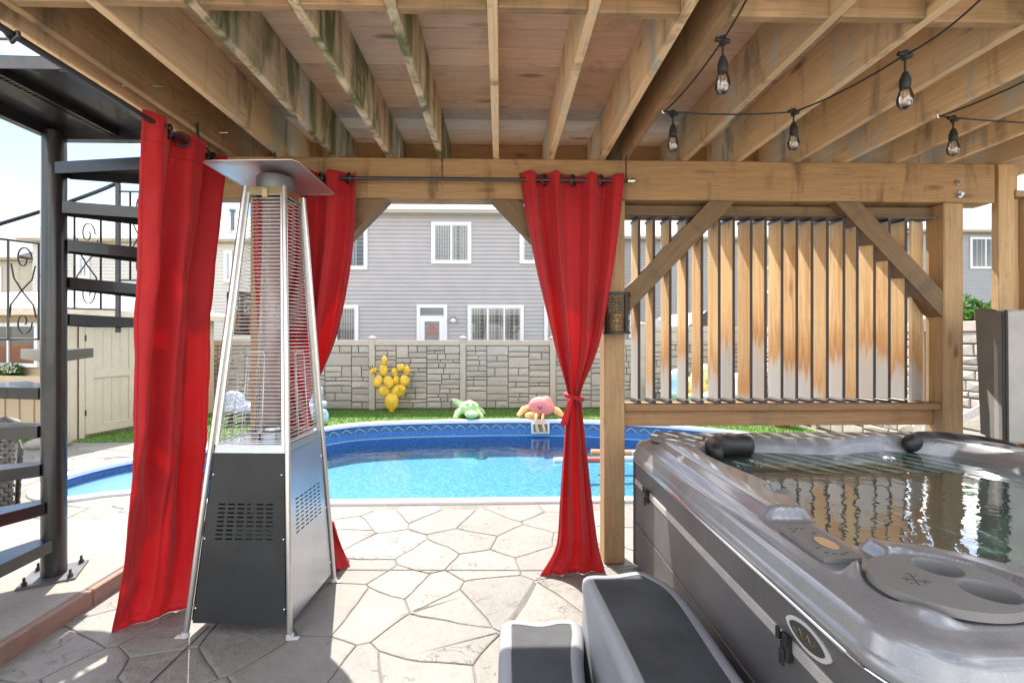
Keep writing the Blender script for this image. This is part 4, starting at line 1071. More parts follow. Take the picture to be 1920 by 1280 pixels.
# cladding, strip, corner posts
def tubpanel(name, x0, y0, x1, y1, z0, z1, th, mat, par=tub, bev=.004):
    b = MB()
    if abs(x1 - x0) < .001: b.bb((x0, y0, z0), (x0 + th, y1, z1), bev)
    else: b.bb((x0, y0, z0), (x1, y0 + th, z1), bev)
    return b.build(name, mat, par)
for side, xx, th in (('l', TX0 + .022, .02), ('r', TX1 - .042, .02)):
    for z0, z1, m in ((.045, .318, 'tub_panel'), (.324, .568, 'tub_panel'), (.612, .742, 'tub_panel'), (.5695, .6105, 'tub_strip')):
        tubpanel('side_panel' if m == 'tub_panel' else 'trim_strip', xx if m == 'tub_panel' else xx - (.004 if side == 'l' else -.004), TY0 + .10, xx if m == 'tub_panel' else xx - (.004 if side == 'l' else -.004), TY1 - .06, z0, z1, th, M[m])
for yy, th in ((TY0 + .022, .02), (TY1 - .042, .02)):
    for z0, z1, m in ((.045, .318, 'tub_panel'), (.324, .568, 'tub_panel'), (.612, .742, 'tub_panel'), (.5695, .6105, 'tub_strip')):
        tubpanel('side_panel' if m == 'tub_panel' else 'trim_strip', TX0 + .10, yy - (.004 if m != 'tub_panel' else 0), TX1 - .10, yy, z0, z1, th, M[m])
for x, y in ((TX0 + .06, TY0 + .06), (TX0 + .06, TY1 - .055), (TX1 - .06, TY0 + .06), (TX1 - .06, TY1 - .055)):
    b = MB(); b.cyl((x, y, .03), (x, y, .744), .046, 20); b.build('corner_post', M['dark_frame'], tub, True)
b = MB(); b.bb((TX0 + .05, TY0 + .05, 0), (TX1 - .05, TY1 - .05, .04), .005); b.bb((TX0 + .06, TY0 + .06, .04), (TX1 - .06, TY1 - .06, .30)); b.build('base_pan', M['rubber'], tub)
# cover clips on the left side
for Y in (1.40, 2.75):
    X = TX0 + .018; b = MB(); b.bb((X - .020, Y - .020, .545), (X, Y + .020, .625), .005); b.bb((X - .030, Y - .026, .60), (X - .020, Y - .010, .64), .003); b.bb((X - .030, Y + .010, .60), (X - .020, Y + .026, .64), .003); b.bb((X - .028, Y - .012, .53), (X - .020, Y + .012, .58), .003)
    b.build('cover_clip', M['rubber'], tub)
# oval badge with gold script
Yb, Zb, Xb = 1.315, .668, TX0 + .021
b = MB(); ob = []
for q in range(36):
    a = 2 * pi * q / 36; ob.append((Yb + .098 * cos(a) * (1 - .12 * abs(sin(a))), Zb + .040 * sin(a)))
A = [b.bm.verts.new((Xb - .006, y, z)) for y, z in ob]; b.bm.faces.new(A)
A2 = [b.bm.verts.new((Xb, y, z)) for y, z in ob]
for q in range(36): b.bm.faces.new((A[q], A[(q + 1) % 36], A2[(q + 1) % 36], A2[q]))
badge = b.build('badge', M['wire'], tub)
b = MB(); b.poly([(Xb - .0075, Yb + (y - Yb) * .80, Zb + (z - Zb) * .72) for y, z in ob]); b.build('badge_face', M['dark_frame'], badge)
b = MB()
r = random.Random(2)
script = [(Yb - .052 + q * .0105 + .003 * sin(q * 2.1), Zb + .007 * sin(q * 1.9) + (.006 if q % 4 == 0 else 0)) for q in range(11)]
b.tube([(Xb - .009, y, z) for y, z in catmull([Vector((p[0], p[1])) for p in script], 5, False)], .0016, 5)
b.tube([(Xb - .009, Yb - .04, Zb - .014), (Xb - .009, Yb + .045, Zb - .012)], .0012, 5)
b.build('badge_script', M['gold'], badge)
# cup trays with two sunk holders
for (tx, ty, rx, ry), rot in zip(TRAYS[:3], (.0, .0, 0)):
    zt = .914 if ty < 2 else .917; b = MB(); n = 56
    holders = holders_of(tx, ty, rx, ry)
    outer = [(tx + rx * .97 * cos(2 * pi * q / n), ty + ry * .97 * sin(2 * pi * q / n)) for q in range(n)]
    es = []; vo = [b.bm.verts.new((x, y, zt)) for x, y in outer]; es += [b.bm.edges.new((vo[q], vo[(q + 1) % n])) for q in range(n)]
    hr = []
    for hx, hy, hrad in holders:
        vh = [b.bm.verts.new((hx + hrad * cos(2 * pi * q / 28), hy + hrad * sin(2 * pi * q / 28), zt)) for q in range(28)]; es += [b.bm.edges.new((vh[q], vh[(q + 1) % 28])) for q in range(28)]; hr.append((vh, hx, hy, hrad))
    bmesh.ops.triangle_fill(b.bm, edges=es, use_beauty=True)
    lo = [b.bm.verts.new((tx + (x - tx) * 1.01, ty + (y - ty) * 1.01, zt - .022)) for x, y in outer]
    for q in range(n): b.bm.faces.new((vo[q], lo[q], lo[(q + 1) % n], vo[(q + 1) % n]))
    for vh, hx, hy, hrad in hr:
        prev = vh
        for k, (sc, dz) in enumerate(((.97, -.004), (.93, -.012), (.90, -.05), (.84, -.056))):
            nx = [b.bm.verts.new((hx + hrad * sc * cos(2 * pi * q / 28), hy + hrad * sc * sin(2 * pi * q / 28), zt + dz)) for q in range(28)]
            for q in range(28): b.bm.faces.new((prev[q], nx[q], nx[(q + 1) % 28], prev[(q + 1) % 28]))
            prev = nx
        b.bm.faces.new(prev)
    tr = b.build('cup_tray', M['tub_grey'], tub, True, 50)
    if ty < 2:      # engraved crossed mark
        b = MB(); cx, cy = tx - rx * .42, ty + ry * .02
        for (x0, y0, x1, y1) in ((-.028, .010, .030, -.012), (-.012, -.026, .012, .028), (-.026, -.004, -.010, .016), (.008, -.022, .028, .002), (.012, .016, .026, .024), (-.030, -.018, -.014, -.014), (.0, .030, .016, .034)):
            b.tube([(cx + x0, cy + y0, zt + .0003), (cx + x1, cy + y1, zt + .0003)], .0013, 5)
        b.build('engraved_mark', M['dark_frame'], tr)
# control panel: plate, clear window, little key marks
pc = Vector((1.030, 1.455, .893)); b = MB()
ol = rrect(.062, .125, .018, 32); 
b.prism([(pc.x + p[0] + (.0 if p[1] < 0 else 0.004), pc.y + p[1]) for p in ol], pc.z - .016, pc.z); cp = b.build('control_panel', M['tub_grey'], tub, True, 30)
b = MB(); b.prism([(pc.x + .010 + .026 * cos(2 * pi * q / 24), pc.y - .03 + .046 * sin(2 * pi * q / 24)) for q in range(24)], pc.z + .0002, pc.z + .004); b.build('display_window', M['sheet'], cp)
b = MB()
for (x, y) in [(-.03, .09), (-.012, .085), (.008, .085), (-.034, .065), (.026, .05), (-.036, -.055), (-.014, -.095), (.008, -.10), (.028, -.09), (-.03, -.085)]:
    b.bb((pc.x + x - .006, pc.y + y - .003, pc.z + .0002), (pc.x + x + .006, pc.y + y + .001, pc.z + .0012))
b.build('key_marks', M['dark_frame'], cp)
# head pillows
def pillow(pts, rx, rz):
    b = MB(); P = catmull([Vector(p) for p in pts], 6, False); n = len(P); rings = []
    for i, p in enumerate(P):
        a = P[max(i - 1, 0)]; c = P[min(i + 1, n - 1)]; t = (c - a).normalized(); nx = Vector((t.y, -t.x, 0)).normalized(); u = i / (n - 1); k = max(.05, 1 - abs(2 * u - 1) ** 6) ** .5
        rings.append([b.bm.verts.new(p + nx * rx * k * cos(q) * 1 + Vector((0, 0, rz * k * sin(q)))) for q in np.linspace(0, 2 * pi, 14, endpoint=False)])
    for A, B in zip(rings, rings[1:]):
        for q in range(14): b.bm.faces.new((A[q], A[(q + 1) % 14], B[(q + 1) % 14], B[q]))
    b.bm.faces.new(rings[0][::-1]); b.bm.faces.new(rings[-1]); return b.build('head_pillow', M['pillow'], tub, True, 179)
pillow([(1.245, 2.56, .885), (1.265, 2.68, .892), (1.36, 2.75, .892), (1.50, 2.765, .888), (1.56, 2.755, .885)], .05, .066)
pillow([(2.55, 2.80, .878), (2.68, 2.83, .888), (2.82, 2.80, .89), (2.94, 2.70, .885), (3.0, 2.52, .88)], .05, .066)
# diverter knobs on the rim
for x, y, rx in ((1.165, 1.845, .05), (1.60, 2.90, .055), (1.10, 2.60, .045)):
    b = MB(); b.sphere((x, y, .893), (rx, rx * .72, .032), 18, 10); b.build('diverter_knob', M['tub_grey'] if x < 1.5 else M['shell'], tub, True)
# wall jets
for x, y, z, d in ((2.33, 2.66, .80, (0, -1, 0)), (1.9, 2.72, .70, (0, -1, .2)), (1.33, 2.0, .70, (1, 0, .2))):
    dv = Vector(d).normalized(); b = MB(); R = dv.to_track_quat('Z', 'Y').to_matrix(); b.lathe([(.02, .006), (.034, .012), (.042, .006), (.044, -.02)], (x, y, z), 18, R); b.build('jet', M['chrome'], tub, True)
# water
s_in = rrect(HX - .20, HY - .20, .30, 80); b = MB(); b.poly([(CX + p[0], CY + p[1], .828) for p in s_in]); o = b.build('hot_tub_water', M['tub_water']); face_up(o); o['kind'] = 'structure'
for k, (px, py, rr) in enumerate(((1383, 873, .011), (1408, 863, .016), (1426, 865, .007), (1427, 873, .010), (1375, 885, .009), (1397, 879, .007), (1372, 880, .006))):
    P = gp(px, py, .828); b = MB(); b.sphere((P.x, P.y, .828), (rr, rr, rr * .8), 14, 8); o = b.build('bubble', M['bulb_glass'], None, True); tag(o, ('middle-sized clear bubble on the tub water, third from the left in its cluster', 'largest clear bubble floating on the hot tub water near the black pillow', 'tiny clear bubble floating right of and behind the largest bubble', 'clear bubble floating at the right end of the bubble cluster in the tub', 'clear bubble nearest the silver rim, in front of the cluster', 'small clear bubble floating just in front of the largest bubble', 'smallest leftmost clear bubble beside the silver tub rim')[k], 'bubble', 'bubbles on the hot tub water')

# folded cover standing against the far right of the tub
cv = thing('tub_cover', 'folded grey vinyl hot tub cover standing upright at the right edge', 'tub cover', (3.3, 2.75, .9))
def slab(name, quad, y_or_n, th, mat):
    """quad: four corners of the front face (ccw seen from the front); thickness along n"""
    n = Vector(y_or_n).normalized() * th; b = MB(); A = [b.bm.verts.new(Vector(p)) for p in quad]; B = [b.bm.verts.new(Vector(p) + n) for p in quad]
    b.bm.faces.new(A); b.bm.faces.new(B[::-1])
    for i in range(4): b.bm.faces.new((A[i], B[i], B[(i + 1) % 4], A[(i + 1) % 4]))
    bmesh.ops.bevel(b.bm, geom=b.bm.edges[:], offset=.012, segments=2, affect='EDGES'); return b.build(name, mat, cv, True, 50)
A0, A1 = at(1838, 575, 2.86), at(1849, 812, 2.86); B0, B1 = at(1881, 581, 2.70), at(1883, 830, 2.70)
slab('cover_half', [(A1.x, 2.86, .905), (B1.x, 2.70, .905), (B0.x, 2.70, B0.z), (A0.x, 2.86, A0.z)], (.5, .9, 0), .09, M['vinyl'])
slab('cover_half', [(B1.x + .012, 2.695, .905), (B1.x + .75, 2.60, .905), (B0.x + .75, 2.60, B0.z + .01), (B0.x + .012, 2.695, B0.z)], (.1, 1, 0), .09, M['vinyl2'])
b = MB(); b.tube([(B1.x + .006, 2.690, .91), (B0.x + .006, 2.690, B0.z)], .008, 6); b.build('hinge_seam', M['rubber'], cv)

# ------------------------------------------------------------------ spa steps
def step_body(par, outline, zt, name='step'):
    L = [Vector(p) for p in catmull([Vector(p) for p in outline], 6)]; n = len(L)
    def ring(off, z): return [(p.x, p.y, z) for p in offset_loop(L, off)]
    rings = [ring(.02, .0), ring(.012, zt - .10), ring(.012, zt - .085), ring(.016, zt - .045), ring(.012, zt - .018), ring(-.004, zt - .004), ring(-.022, zt), ring(-.038, zt - .001), ring(-.040, zt - .006)]
    b = MB(); R = [[b.bm.verts.new(p) for p in q] for q in rings]
    for A, B in zip(R, R[1:]):
        for i in range(n): b.bm.faces.new((A[i], A[(i + 1) % n], B[(i + 1) % n], B[i]))
    b.bm.faces.new(R[-1]); o = b.build(name, M['step_grey'], par, True, 60)
    b = MB(); m = offset_loop(L, -.042); b.poly([(p.x, p.y, zt - .0025) for p in m]); bmesh.ops.triangulate(b.bm, faces=b.bm.faces[:]); b.build('tread_mat', M['step_mat'], o)
    return o
st = thing('spa_steps', 'two-tier grey plastic spa steps with charcoal mats beside the tub', 'steps', (.4, 1.7, 0))
step_body(st, [(.06, 1.08), (.32, 1.08), (.372, 1.13), (.352, 1.35), (.318, 1.62), (.335, 1.90), (.372, 2.10), (.355, 2.17), (.28, 2.185), (.19, 2.165), (.09, 2.185), (.025, 2.17), (.010, 2.05), (.006, 1.62), (.006, 1.2)], .20, 'lower_step')
step_body(st, [(.46, 1.05), (.74, 1.05), (.795, 1.10), (.80, 1.6), (.795, 2.0), (.72, 2.16), (.66, 2.195), (.53, 2.165), (.44, 2.165), (.400, 2.13), (.408, 1.95), (.428, 1.65), (.436, 1.40), (.42, 1.15)], .42, 'upper_step')

# ------------------------------------------------------------------ pyramid patio heater
HB, HT = Vector((-1.345, 2.665)), Vector((-1.315, 2.70)); hb, ht, ZT = .268, .105, 2.40
heater = thing('patio_heater', 'stainless pyramid patio heater with glass tube and black base panels', 'patio heater', (HB.x, HB.y, 0))
ROTH = radians(-3)
def hc(i, z, grow=0.0, zt=ZT):
    sx, sy = ((-1, -1), (1, -1), (1, 1), (-1, 1))[i]; t = z / zt; c = HB.lerp(HT, t); h = hb + (ht - hb) * t + grow
    x, y = sx * h, sy * h
    return Vector((c.x + x * cos(ROTH) - y * sin(ROTH), c.y + x * sin(ROTH) + y * cos(ROTH), z))
for i in range(4):
    b = MB(); b.tube([hc(i, .02, .006), hc(i, ZT, .006)], .0145, 12); lg = b.build('leg', M['brushed'], heater, True, 60)
    b = MB(); f = hc(i, .0, .006); b.cyl((f.x, f.y, .0), (f.x, f.y, .022), .019, 12); b.box((f.x + (.022 if i in (1, 2) else -.022), f.y - .004, .003), (.05, .024, .005)); b.build('foot', M['wire'], lg)
faces = [(0, 1), (1, 2), (2, 3), (3, 0)]
ZP0, ZP1 = .065, .93
def fp(face, u, z, out=0.0):
    a, c = hc(face[0], z), hc(face[1], z); p = a.lerp(c, u); d = (c - a).normalized(); n = Vector((d.y, -d.x, 0)); return p + n * out
for k, fc in enumerate(faces):
    b = MB(); q = [fp(fc, .035, ZP0), fp(fc, .965, ZP0), fp(fc, .955, ZP1), fp(fc, .045, ZP1)]; n = Vector((q[1] - q[0]).cross(q[3] - q[0])).normalized()
    # panel with a real louvre field: strips around rows of slots
    rows = 9; z0, z1 = .485, .685; cols = 6
    if k in (0, 1):
        us = [.035]
        for c in range(cols):
            u = .17 + c * .115; us += [u, u + .082]
        us.append(.965)
        zs = [ZP0]
        for rw in range(rows):
            z = z0 + (z1 - z0) * rw / rows; zs += [z, z + .0075]
        zs.append(ZP1)
        for zi in range(len(zs) - 1):
            for ui in range(len(us) - 1):
                if zi % 2 == 1 and ui % 2 == 1: continue
                sk = (lambda u, z: u)
                b.poly([fp(fc, us[ui], zs[zi]), fp(fc, us[ui + 1], zs[zi]), fp(fc, us[ui + 1], zs[zi + 1]), fp(fc, us[ui], zs[zi + 1])])
        bmesh.ops.remove_doubles(b.bm, verts=b.bm.verts[:], dist=.0002)
    else: b.poly(q)
    p = b.build('base_panel', M['heater_black'] if k != 1 else M['satin'], heater)
    sm = p.modifiers.new('thick', 'SOLIDIFY'); sm.thickness = .003; sm.offset = -1
    b = MB()
    for u, z in ((.06, .82), (.93, .82), (.05, .49), (.95, .49), (.045, .14), (.955, .14)):
        c = fp(fc, u, z, .002); b.sphere(c, .006, 8, 6)
    b.build('screw', M['chrome'], p, True)
    # top flange of the base box
    b = MB(); a0, a1 = fp(fc, .02, ZP1 + .002, -.001), fp(fc, .98, ZP1 + .002, -.001); b.poly([a0, a1, fp(fc, .97, ZP1 + .045, -.002), fp(fc, .03, ZP1 + .045, -.002)]); o = b.build('flange', M['satin'], heater); sm = o.modifiers.new('thick', 'SOLIDIFY'); sm.thickness = .003
b = MB(); b.poly([hc(i, ZP1 + .045, -.006) for i in range(4)]); o = b.build('tube_deck', M['satin'], heater); sm = o.modifiers.new('thick', 'SOLIDIFY'); sm.thickness = .004
cz = HB.lerp(HT, .4); b = MB(); b.cyl((cz.x, cz.y, .4), (cz.x, cz.y, .42), .01, 8); b.bm.clear(); b.box((cz.x, cz.y, .3), (.28, .28, .42)); b.build('gas_bottle_bay', M['dark_in'], heater)
TC = HB.lerp(HT, .75)
b = MB(); b.lathe([(.062, ZP1 + .05), (.062, ZT - .02)], (TC.x, TC.y, 0), 32); o = b.build('glass_tube', M['tube_glass'], heater, True, 179); sm = o.modifiers.new('thick', 'SOLIDIFY'); sm.thickness = .003
b = MB(); b.lathe([(.085, 0), (.085, .03), (.066, .045), (.064, .06)], (TC.x, TC.y, ZP1 + .046), 28); b.build('tube_collar', M['satin'], heater, True)
# wire guards: one grille per face
Z0, Z1 = ZP1 + .065, ZT - .045
for k, fc in enumerate(faces):
    b = MB(); n = 66
    for i in range(n):
        z = Z0 + (Z1 - Z0) * i / (n - 1); b.tube([fp(fc, .075, z, -.004), fp(fc, .925, z, -.004)], .0021, 5)
    for u in (.08, .92): b.tube([fp(fc, u, Z0, -.006), fp(fc, u, Z1, -.006)], .0028, 5)
    b.tube([fp(fc, .08, Z0 - .012, -.006), fp(fc, .92, Z0 - .012, -.006)], .004, 5); b.tube([fp(fc, .10, Z1 + .012, -.006), fp(fc, .90, Z1 + .012, -.006)], .004, 5)
    for u in (.36, .64): b.tube([fp(fc, u, Z0, -.008), fp(fc, u, Z0 + .46, -.008)], .0022, 5)
    b.tube([fp(fc, .36, Z0 + .46, -.008), fp(fc, .38, Z0 + .475, -.008), fp(fc, .62, Z0 + .475, -.008), fp(fc, .64, Z0 + .46, -.008)], .0022, 5)
    b.build('wire_guard', M['wire'], heater, True, 179, kind='stuff')
    # perforated side channels beside each leg
    for u in (.045, .955):
        b = MB(); d = .022; a, c = (u - .028, u + .028)
        b.poly([fp(fc, a, Z0 - .02, .002), fp(fc, c, Z0 - .02, .002), fp(fc, c + (.02 if u < .5 else -.0), ZT - .03, .002), fp(fc, a - (.0 if u < .5 else .02), ZT - .03, .002)]); o = b.build('guard_channel', M['brushed'], heater); sm = o.modifiers.new('thick', 'SOLIDIFY'); sm.thickness = .002
b = MB(); 
for fc in faces: b.poly([fp(fc, .0, ZT - .045, -.002), fp(fc, 1, ZT - .045, -.002), fp(fc, 1, ZT - .0, -.002), fp(fc, 0, ZT - .0, -.002)])
o = b.build('top_bracket', M['brass'], heater); sm = o.modifiers.new('thick', 'SOLIDIFY'); sm.thickness = .003
q = fp(faces[0], .5, ZT - .035, .004); b = MB(); b.box(q, (.034, .008, .055), None, .003); b.build('latch', M['brass'], heater)
b = MB(); b.lathe([(.098, 0), (.102, .012), (.102, .075), (.096, .088), (.0, .088)], (HT.x, HT.y, ZT - .005), 32); b.build('burner_head', M['burner'], heater, True)
# square reflector plate, upturned slightly, rounded corners
rc = Vector((-1.335, 2.725)); 
b = MB(); NR = rrect(.262, .262, .03, 48); rg_ = []
for sc, z in ((1.0, 2.484), (1.0, 2.487), (.93, 2.494), (.4, 2.506), (.0, 2.508)):
    if sc == 0: rg_.append([b.bm.verts.new((rc.x, rc.y, z))]); continue
    rg_.append([b.bm.verts.new((rc.x + (p[0] * cos(ROTH) - p[1] * sin(ROTH)) * sc, rc.y + (p[0] * sin(ROTH) + p[1] * cos(ROTH)) * sc, z - .012 * p[1] / .26)) for p in NR])
for A, B in zip(rg_, rg_[1:]):
    for i in range(48):
        if len(B) == 1: b.bm.faces.new((A[i], A[(i + 1) % 48], B[0]))
        else: b.bm.faces.new((A[i], A[(i + 1) % 48], B[(i + 1) % 48], B[i]))
o = b.build('reflector', M['reflector'], heater, True, 25); sm = o.modifiers.new('thick', 'SOLIDIFY'); sm.thickness = .002

# ------------------------------------------------------------------ curtains
def sheet(name, rows, folds, parent, nu=170, nv=90, seed=0, crumple=.012):
    """rows: (t, A, B, amp, phase): t 0 top .. 1 bottom; A,B end points; folds: number of waves"""
    r = random.Random(seed); ts = [q[0] for q in rows]; vs = []
    def interp(t):
        for i in range(len(rows) - 1):
            if t <= ts[i + 1] or i == len(rows) - 2:
                a, c = rows[i], rows[i + 1]; u = (t - a[0]) / (c[0] - a[0]); u = min(max(u, 0), 1); e = u
                p0 = rows[max(i - 1, 0)]; p3 = rows[min(i + 2, len(rows) - 1)]
                def cr(f):
                    A_, B_ = f(a), f(c); m0 = (B_ - f(p0)) * (.5 if i > 0 else 1.0) * .9; m1 = (f(p3) - A_) * (.5 if i < len(rows) - 2 else 1.0) * .9
                    return A_ * (2 * e ** 3 - 3 * e * e + 1) + m0 * (e ** 3 - 2 * e * e + e) + B_ * (-2 * e ** 3 + 3 * e * e) + m1 * (e ** 3 - e * e)
                return cr(lambda q: Vector(q[1])), cr(lambda q: Vector(q[2])), a[3] + (c[3] - a[3]) * (3 * e * e - 2 * e ** 3), a[4] + (c[4] - a[4]) * u
    for j in range(nv):
        t = j / (nv - 1); A_, B_, amp, ph = interp(t); d = (B_ - A_); dn = d.normalized(); n = Vector((dn.y, -dn.x, 0))
        for i in range(nu):
            s = i / (nu - 1); q = s + .035 * sin(s * 9 + seed) + .02 * sin(5 * t + seed + s * 4)
            w = sin(2 * pi * folds * q + ph) ; w = (abs(w) ** .8) * (1 if w > 0 else -1) + .22 * sin(2 * pi * folds * 2.3 * q + 1.7 * seed + 2 * t)
            c = mnoise.noise(Vector((s * 5 + seed, t * 9, seed * 1.3))) * crumple * (.35 + t) + mnoise.noise(Vector((s * 14 + seed, t * 26, 2.0))) * crumple * .3
            side = dn * (.25 * amp * cos(2 * pi * folds * q + ph) * .6)
            vs.append(A_ + d * s + n * (amp * w + c) + side)
    fs = [(j * nu + i, j * nu + i + 1, (j + 1) * nu + i + 1, (j + 1) * nu + i) for j in range(nv - 1) for i in range(nu - 1)]
    me = bpy.data.meshes.new(name); me.from_pydata(vs, [], fs)
    o = link(name, me, M['cloth'], parent, True, 179); sm = o.modifiers.new('thick', 'SOLIDIFY'); sm.thickness = .0025; sm.offset = 0
    b = MB()                                    # stitched seams: bottom hem, heading and both sides
    toc = (Vector((0, 0, 1.2)) - Vector(vs[(nv // 2) * nu + nu // 2])).normalized() * .0026
    for j in (nv - 3, 5): b.tube([Vector(vs[j * nu + i]) + toc for i in range(0, nu, 2)], .0014, 4)
    for i in (3, nu - 4): b.tube([Vector(vs[j * nu + i]) + toc for j in range(0, nv, 2)], .0014, 4)
    b.build('seam', M['thread'], o)
    return o
def grommets(par, P0, P1, n, axis, r=.030):
    for k in range(n):
        p = Vector(P0).lerp(Vector(P1), (k + .5) / n); ax = Vector(axis).normalized(); yv = ax.cross(Vector((0, 0, 1))) * (1 if k % 2 else -1)
        d = (ax + yv * .75).normalized(); u = Vector((0, 0, 1)); w = d.cross(u)
        b = MB(); b.tube([p + (u * cos(q) + w * sin(q)) * r * 1.15 for q in np.linspace(0, 2 * pi, 20, endpoint=False)], .007, 6, True); b.build('grommet', M['rod'], par, True)
ZR = 2.60
# rod along the left side, hung from the joists
rodL = thing('curtain_rod', 'dark curtain rod hung along the left joist over the stair side', 'curtain rod', (-1.69, 1.8, ZR))
b = MB(); b.tube([(-1.69, .6, ZR), (-1.69, 2.95, ZR)], .0125, 12); b.build('rod', M['rod'], rodL, True)
for Y in (1.62, 2.70):
    b = MB(); b.tube([(-1.765, Y, ZJ + .03), (-1.765, Y, ZJ - .03), (-1.745, Y, ZJ - .12), (-1.69, Y, ZR - .028), (-1.668, Y, ZR - .005), (-1.672, Y, ZR + .01)], .0075, 8); b.build('hook', M['rod'], rodL, True)
YR = 3.025
rodF = thing('curtain_rod', 'dark curtain rod hung across the front under the beam face', 'curtain rod', (0, YR, ZR))
b = MB(); b.tube([(-1.62, YR, ZR), (.84, YR, ZR)], .0125, 12); b.build('rod', M['rod'], rodF, True)
b = MB(); b.lathe([(.0, -.03), (.020, -.025), (.014, -.01), (.022, .012), (.012, .03), (.0, .034)], (.875, YR, ZR), 14, Matrix.Rotation(pi / 2, 3, 'Y')); b.build('finial', M['chrome'], rodF, True)
for X in (-1.48, -.385, .842):
    b = MB()
    for k in range(6):          # chain links
        z = ZJ - .006 - k * .028; cyc = [(X + (.006 if (k % 2) else 0) * cos(q), YR + (0 if k % 2 else .006) * cos(q), z + .016 * sin(q) - .012) for q in np.linspace(0, 2 * pi, 12, endpoint=False)]
        b.tube(cyc, .0028, 5, True)
    b.build('hanging_chain', M['rod'], rodF, True)
# curtain on the left
c1 = thing('curtain', 'full-length red curtain hanging straight beside the black spiral stair', 'curtain', (-1.8, 2.5, 0), 'red outdoor curtains')
sheet('panel', [(0, (-1.712, 2.215, 2.645), (-1.665, 2.79, 2.645), .040, 0), (.3, (-1.775, 2.26, 1.85), (-1.70, 2.70, 1.85), .048, .25), (.65, (-1.88, 2.34, .92), (-1.74, 2.70, .92), .050, .5), (.9, (-1.99, 2.42, .26), (-1.785, 2.68, .26), .030, .7), (1, (-2.045, 2.445, .001), (-1.80, 2.66, .001), .010, .8)], 2.1, c1, seed=3, crumple=.02)
grommets(c1, (-1.69, 2.235, ZR), (-1.69, 2.76, ZR), 6, (0, 1, 0))
# curtain behind the heater, tied
def X3(px, Y=YR): return at(px, 600, Y).x
c2 = thing('curtain', 'tied-back red curtain behind the steel patio heater', 'curtain', (-1.35, YR, 0), 'red outdoor curtains')
y2 = YR
sheet('panel', [(0, (-1.60, y2, 2.645), (X3(667), y2, 2.645), .040, 0), (.20, (-1.60, y2, 2.10), (X3(662), y2, 2.12), .045, .2), (.42, (-1.565, y2, 1.55), (X3(636), y2, 1.58), .05, .4), (.565, (-1.475, y2, 1.16), (X3(588), y2, 1.18), .036, .5), (.62, (-1.465, y2, 1.03), (X3(585), y2, 1.04), .034, .5), (.85, (-1.50, y2 + .02, .42), (X3(612), y2 + .05, .40), .05, .6), (1, (-1.48, y2 + .05, .015), (X3(640), y2 + .12, .02), .065, .6)], 4.2, c2, seed=8)
grommets(c2, (-1.60, YR, ZR), (X3(667), YR, ZR), 7, (1, 0, 0))
b = MB(); xm = (-1.47 + X3(587)) / 2; b.tube([(xm + .062 * cos(q), y2 + .046 * sin(q), 1.11 + .012 * cos(q)) for q in np.linspace(0, 2 * pi, 22, endpoint=False)], .014, 7, True); b.build('tie_band', M['cloth'], c2, True)
pud = [(-1.16, y2 + .02, .012)]
# curtain right of the opening, tied
c3 = thing('curtain', 'tied-back red curtain on the wooden post beside the hot tub', 'curtain', (.5, YR, 0), 'red outdoor curtains')
sheet('panel', [(0, (X3(973), YR, 2.655), (X3(1171), YR, 2.635), .042, 0), (.2, (X3(999), YR, 2.1), (X3(1153), YR, 2.1), .048, .3), (.42, (X3(1036), YR, 1.52), (X3(1124), YR, 1.52), .05, .5), (.552, (X3(1062), YR, 1.19), (X3(1089), YR, 1.19), .030, .6), (.60, (X3(1060), YR, 1.06), (X3(1092), YR, 1.06), .030, .6), (.80, (X3(1048), YR - .01, .52), (X3(1110), YR - .01, .52), .04, .7), (.93, (X3(1041), YR - .02, .19), (X3(1122), YR - .02, .18), .034, .8), (1, (X3(1010), YR - .06, .001), (X3(1134), YR - .03, .001), .014, .8)], 3.3, c3, seed=5)
grommets(c3, (X3(980), YR, ZR), (X3(1168), YR, ZR), 7, (1, 0, 0))
xm = X3(1076); b = MB(); b.tube([(xm + .058 * cos(q), YR + .044 * sin(q), 1.155 - .015 * cos(q)) for q in np.linspace(0, 2 * pi, 22, endpoint=False)], .016, 7, True); b.build('tie_band', M['cloth'], c3, True)
b = MB()                                   # the loose tail of the band
tl = [((X3(1068), 1.15), .022), ((X3(1060), 1.08), .030), ((X3(1053), 1.00), .036), ((X3(1052), .975), .03)]
vs = [[b.bm.verts.new((x - w + (.02 if k else 0), YR - .062 - .004 * k, z)) , b.bm.verts.new((x + w, YR - .066 - .006 * k, z + .012))] for k, ((x, z), w) in enumerate(tl)]
for A, B in zip(vs, vs[1:]): b.bm.faces.new((A[0], A[1], B[1], B[0]))
o = b.build('tie_tail', M['cloth'], c3, True); sm = o.modifiers.new('thick', 'SOLIDIFY'); sm.thickness = .004
# the puddle of cloth at the foot of curtain two
b = MB(); rr_ = random.Random(3); nn = 22; mm = 10
gv = []
for jx in range(mm):
    for ix in range(nn):
        a = 2 * pi * ix / nn; q = jx / (mm - 1); R = (.13 + .02 * sin(3 * a)) * (1 - q) + .02
        gv.append(b.bm.verts.new((-1.135 + R * cos(a) * .7, y2 + .075 + R * sin(a) * .6, .008 + .30 * q ** 1.3 + .022 * sin(5 * a + q * 3) * (1 - q))))
for jx in range(mm - 1):
    for ix in range(nn): b.bm.faces.new((gv[jx * nn + ix], gv[jx * nn + (ix + 1) % nn], gv[(jx + 1) * nn + (ix + 1) % nn], gv[(jx + 1) * nn + ix]))
b.build('hem', M['cloth'], c2, True, 179)

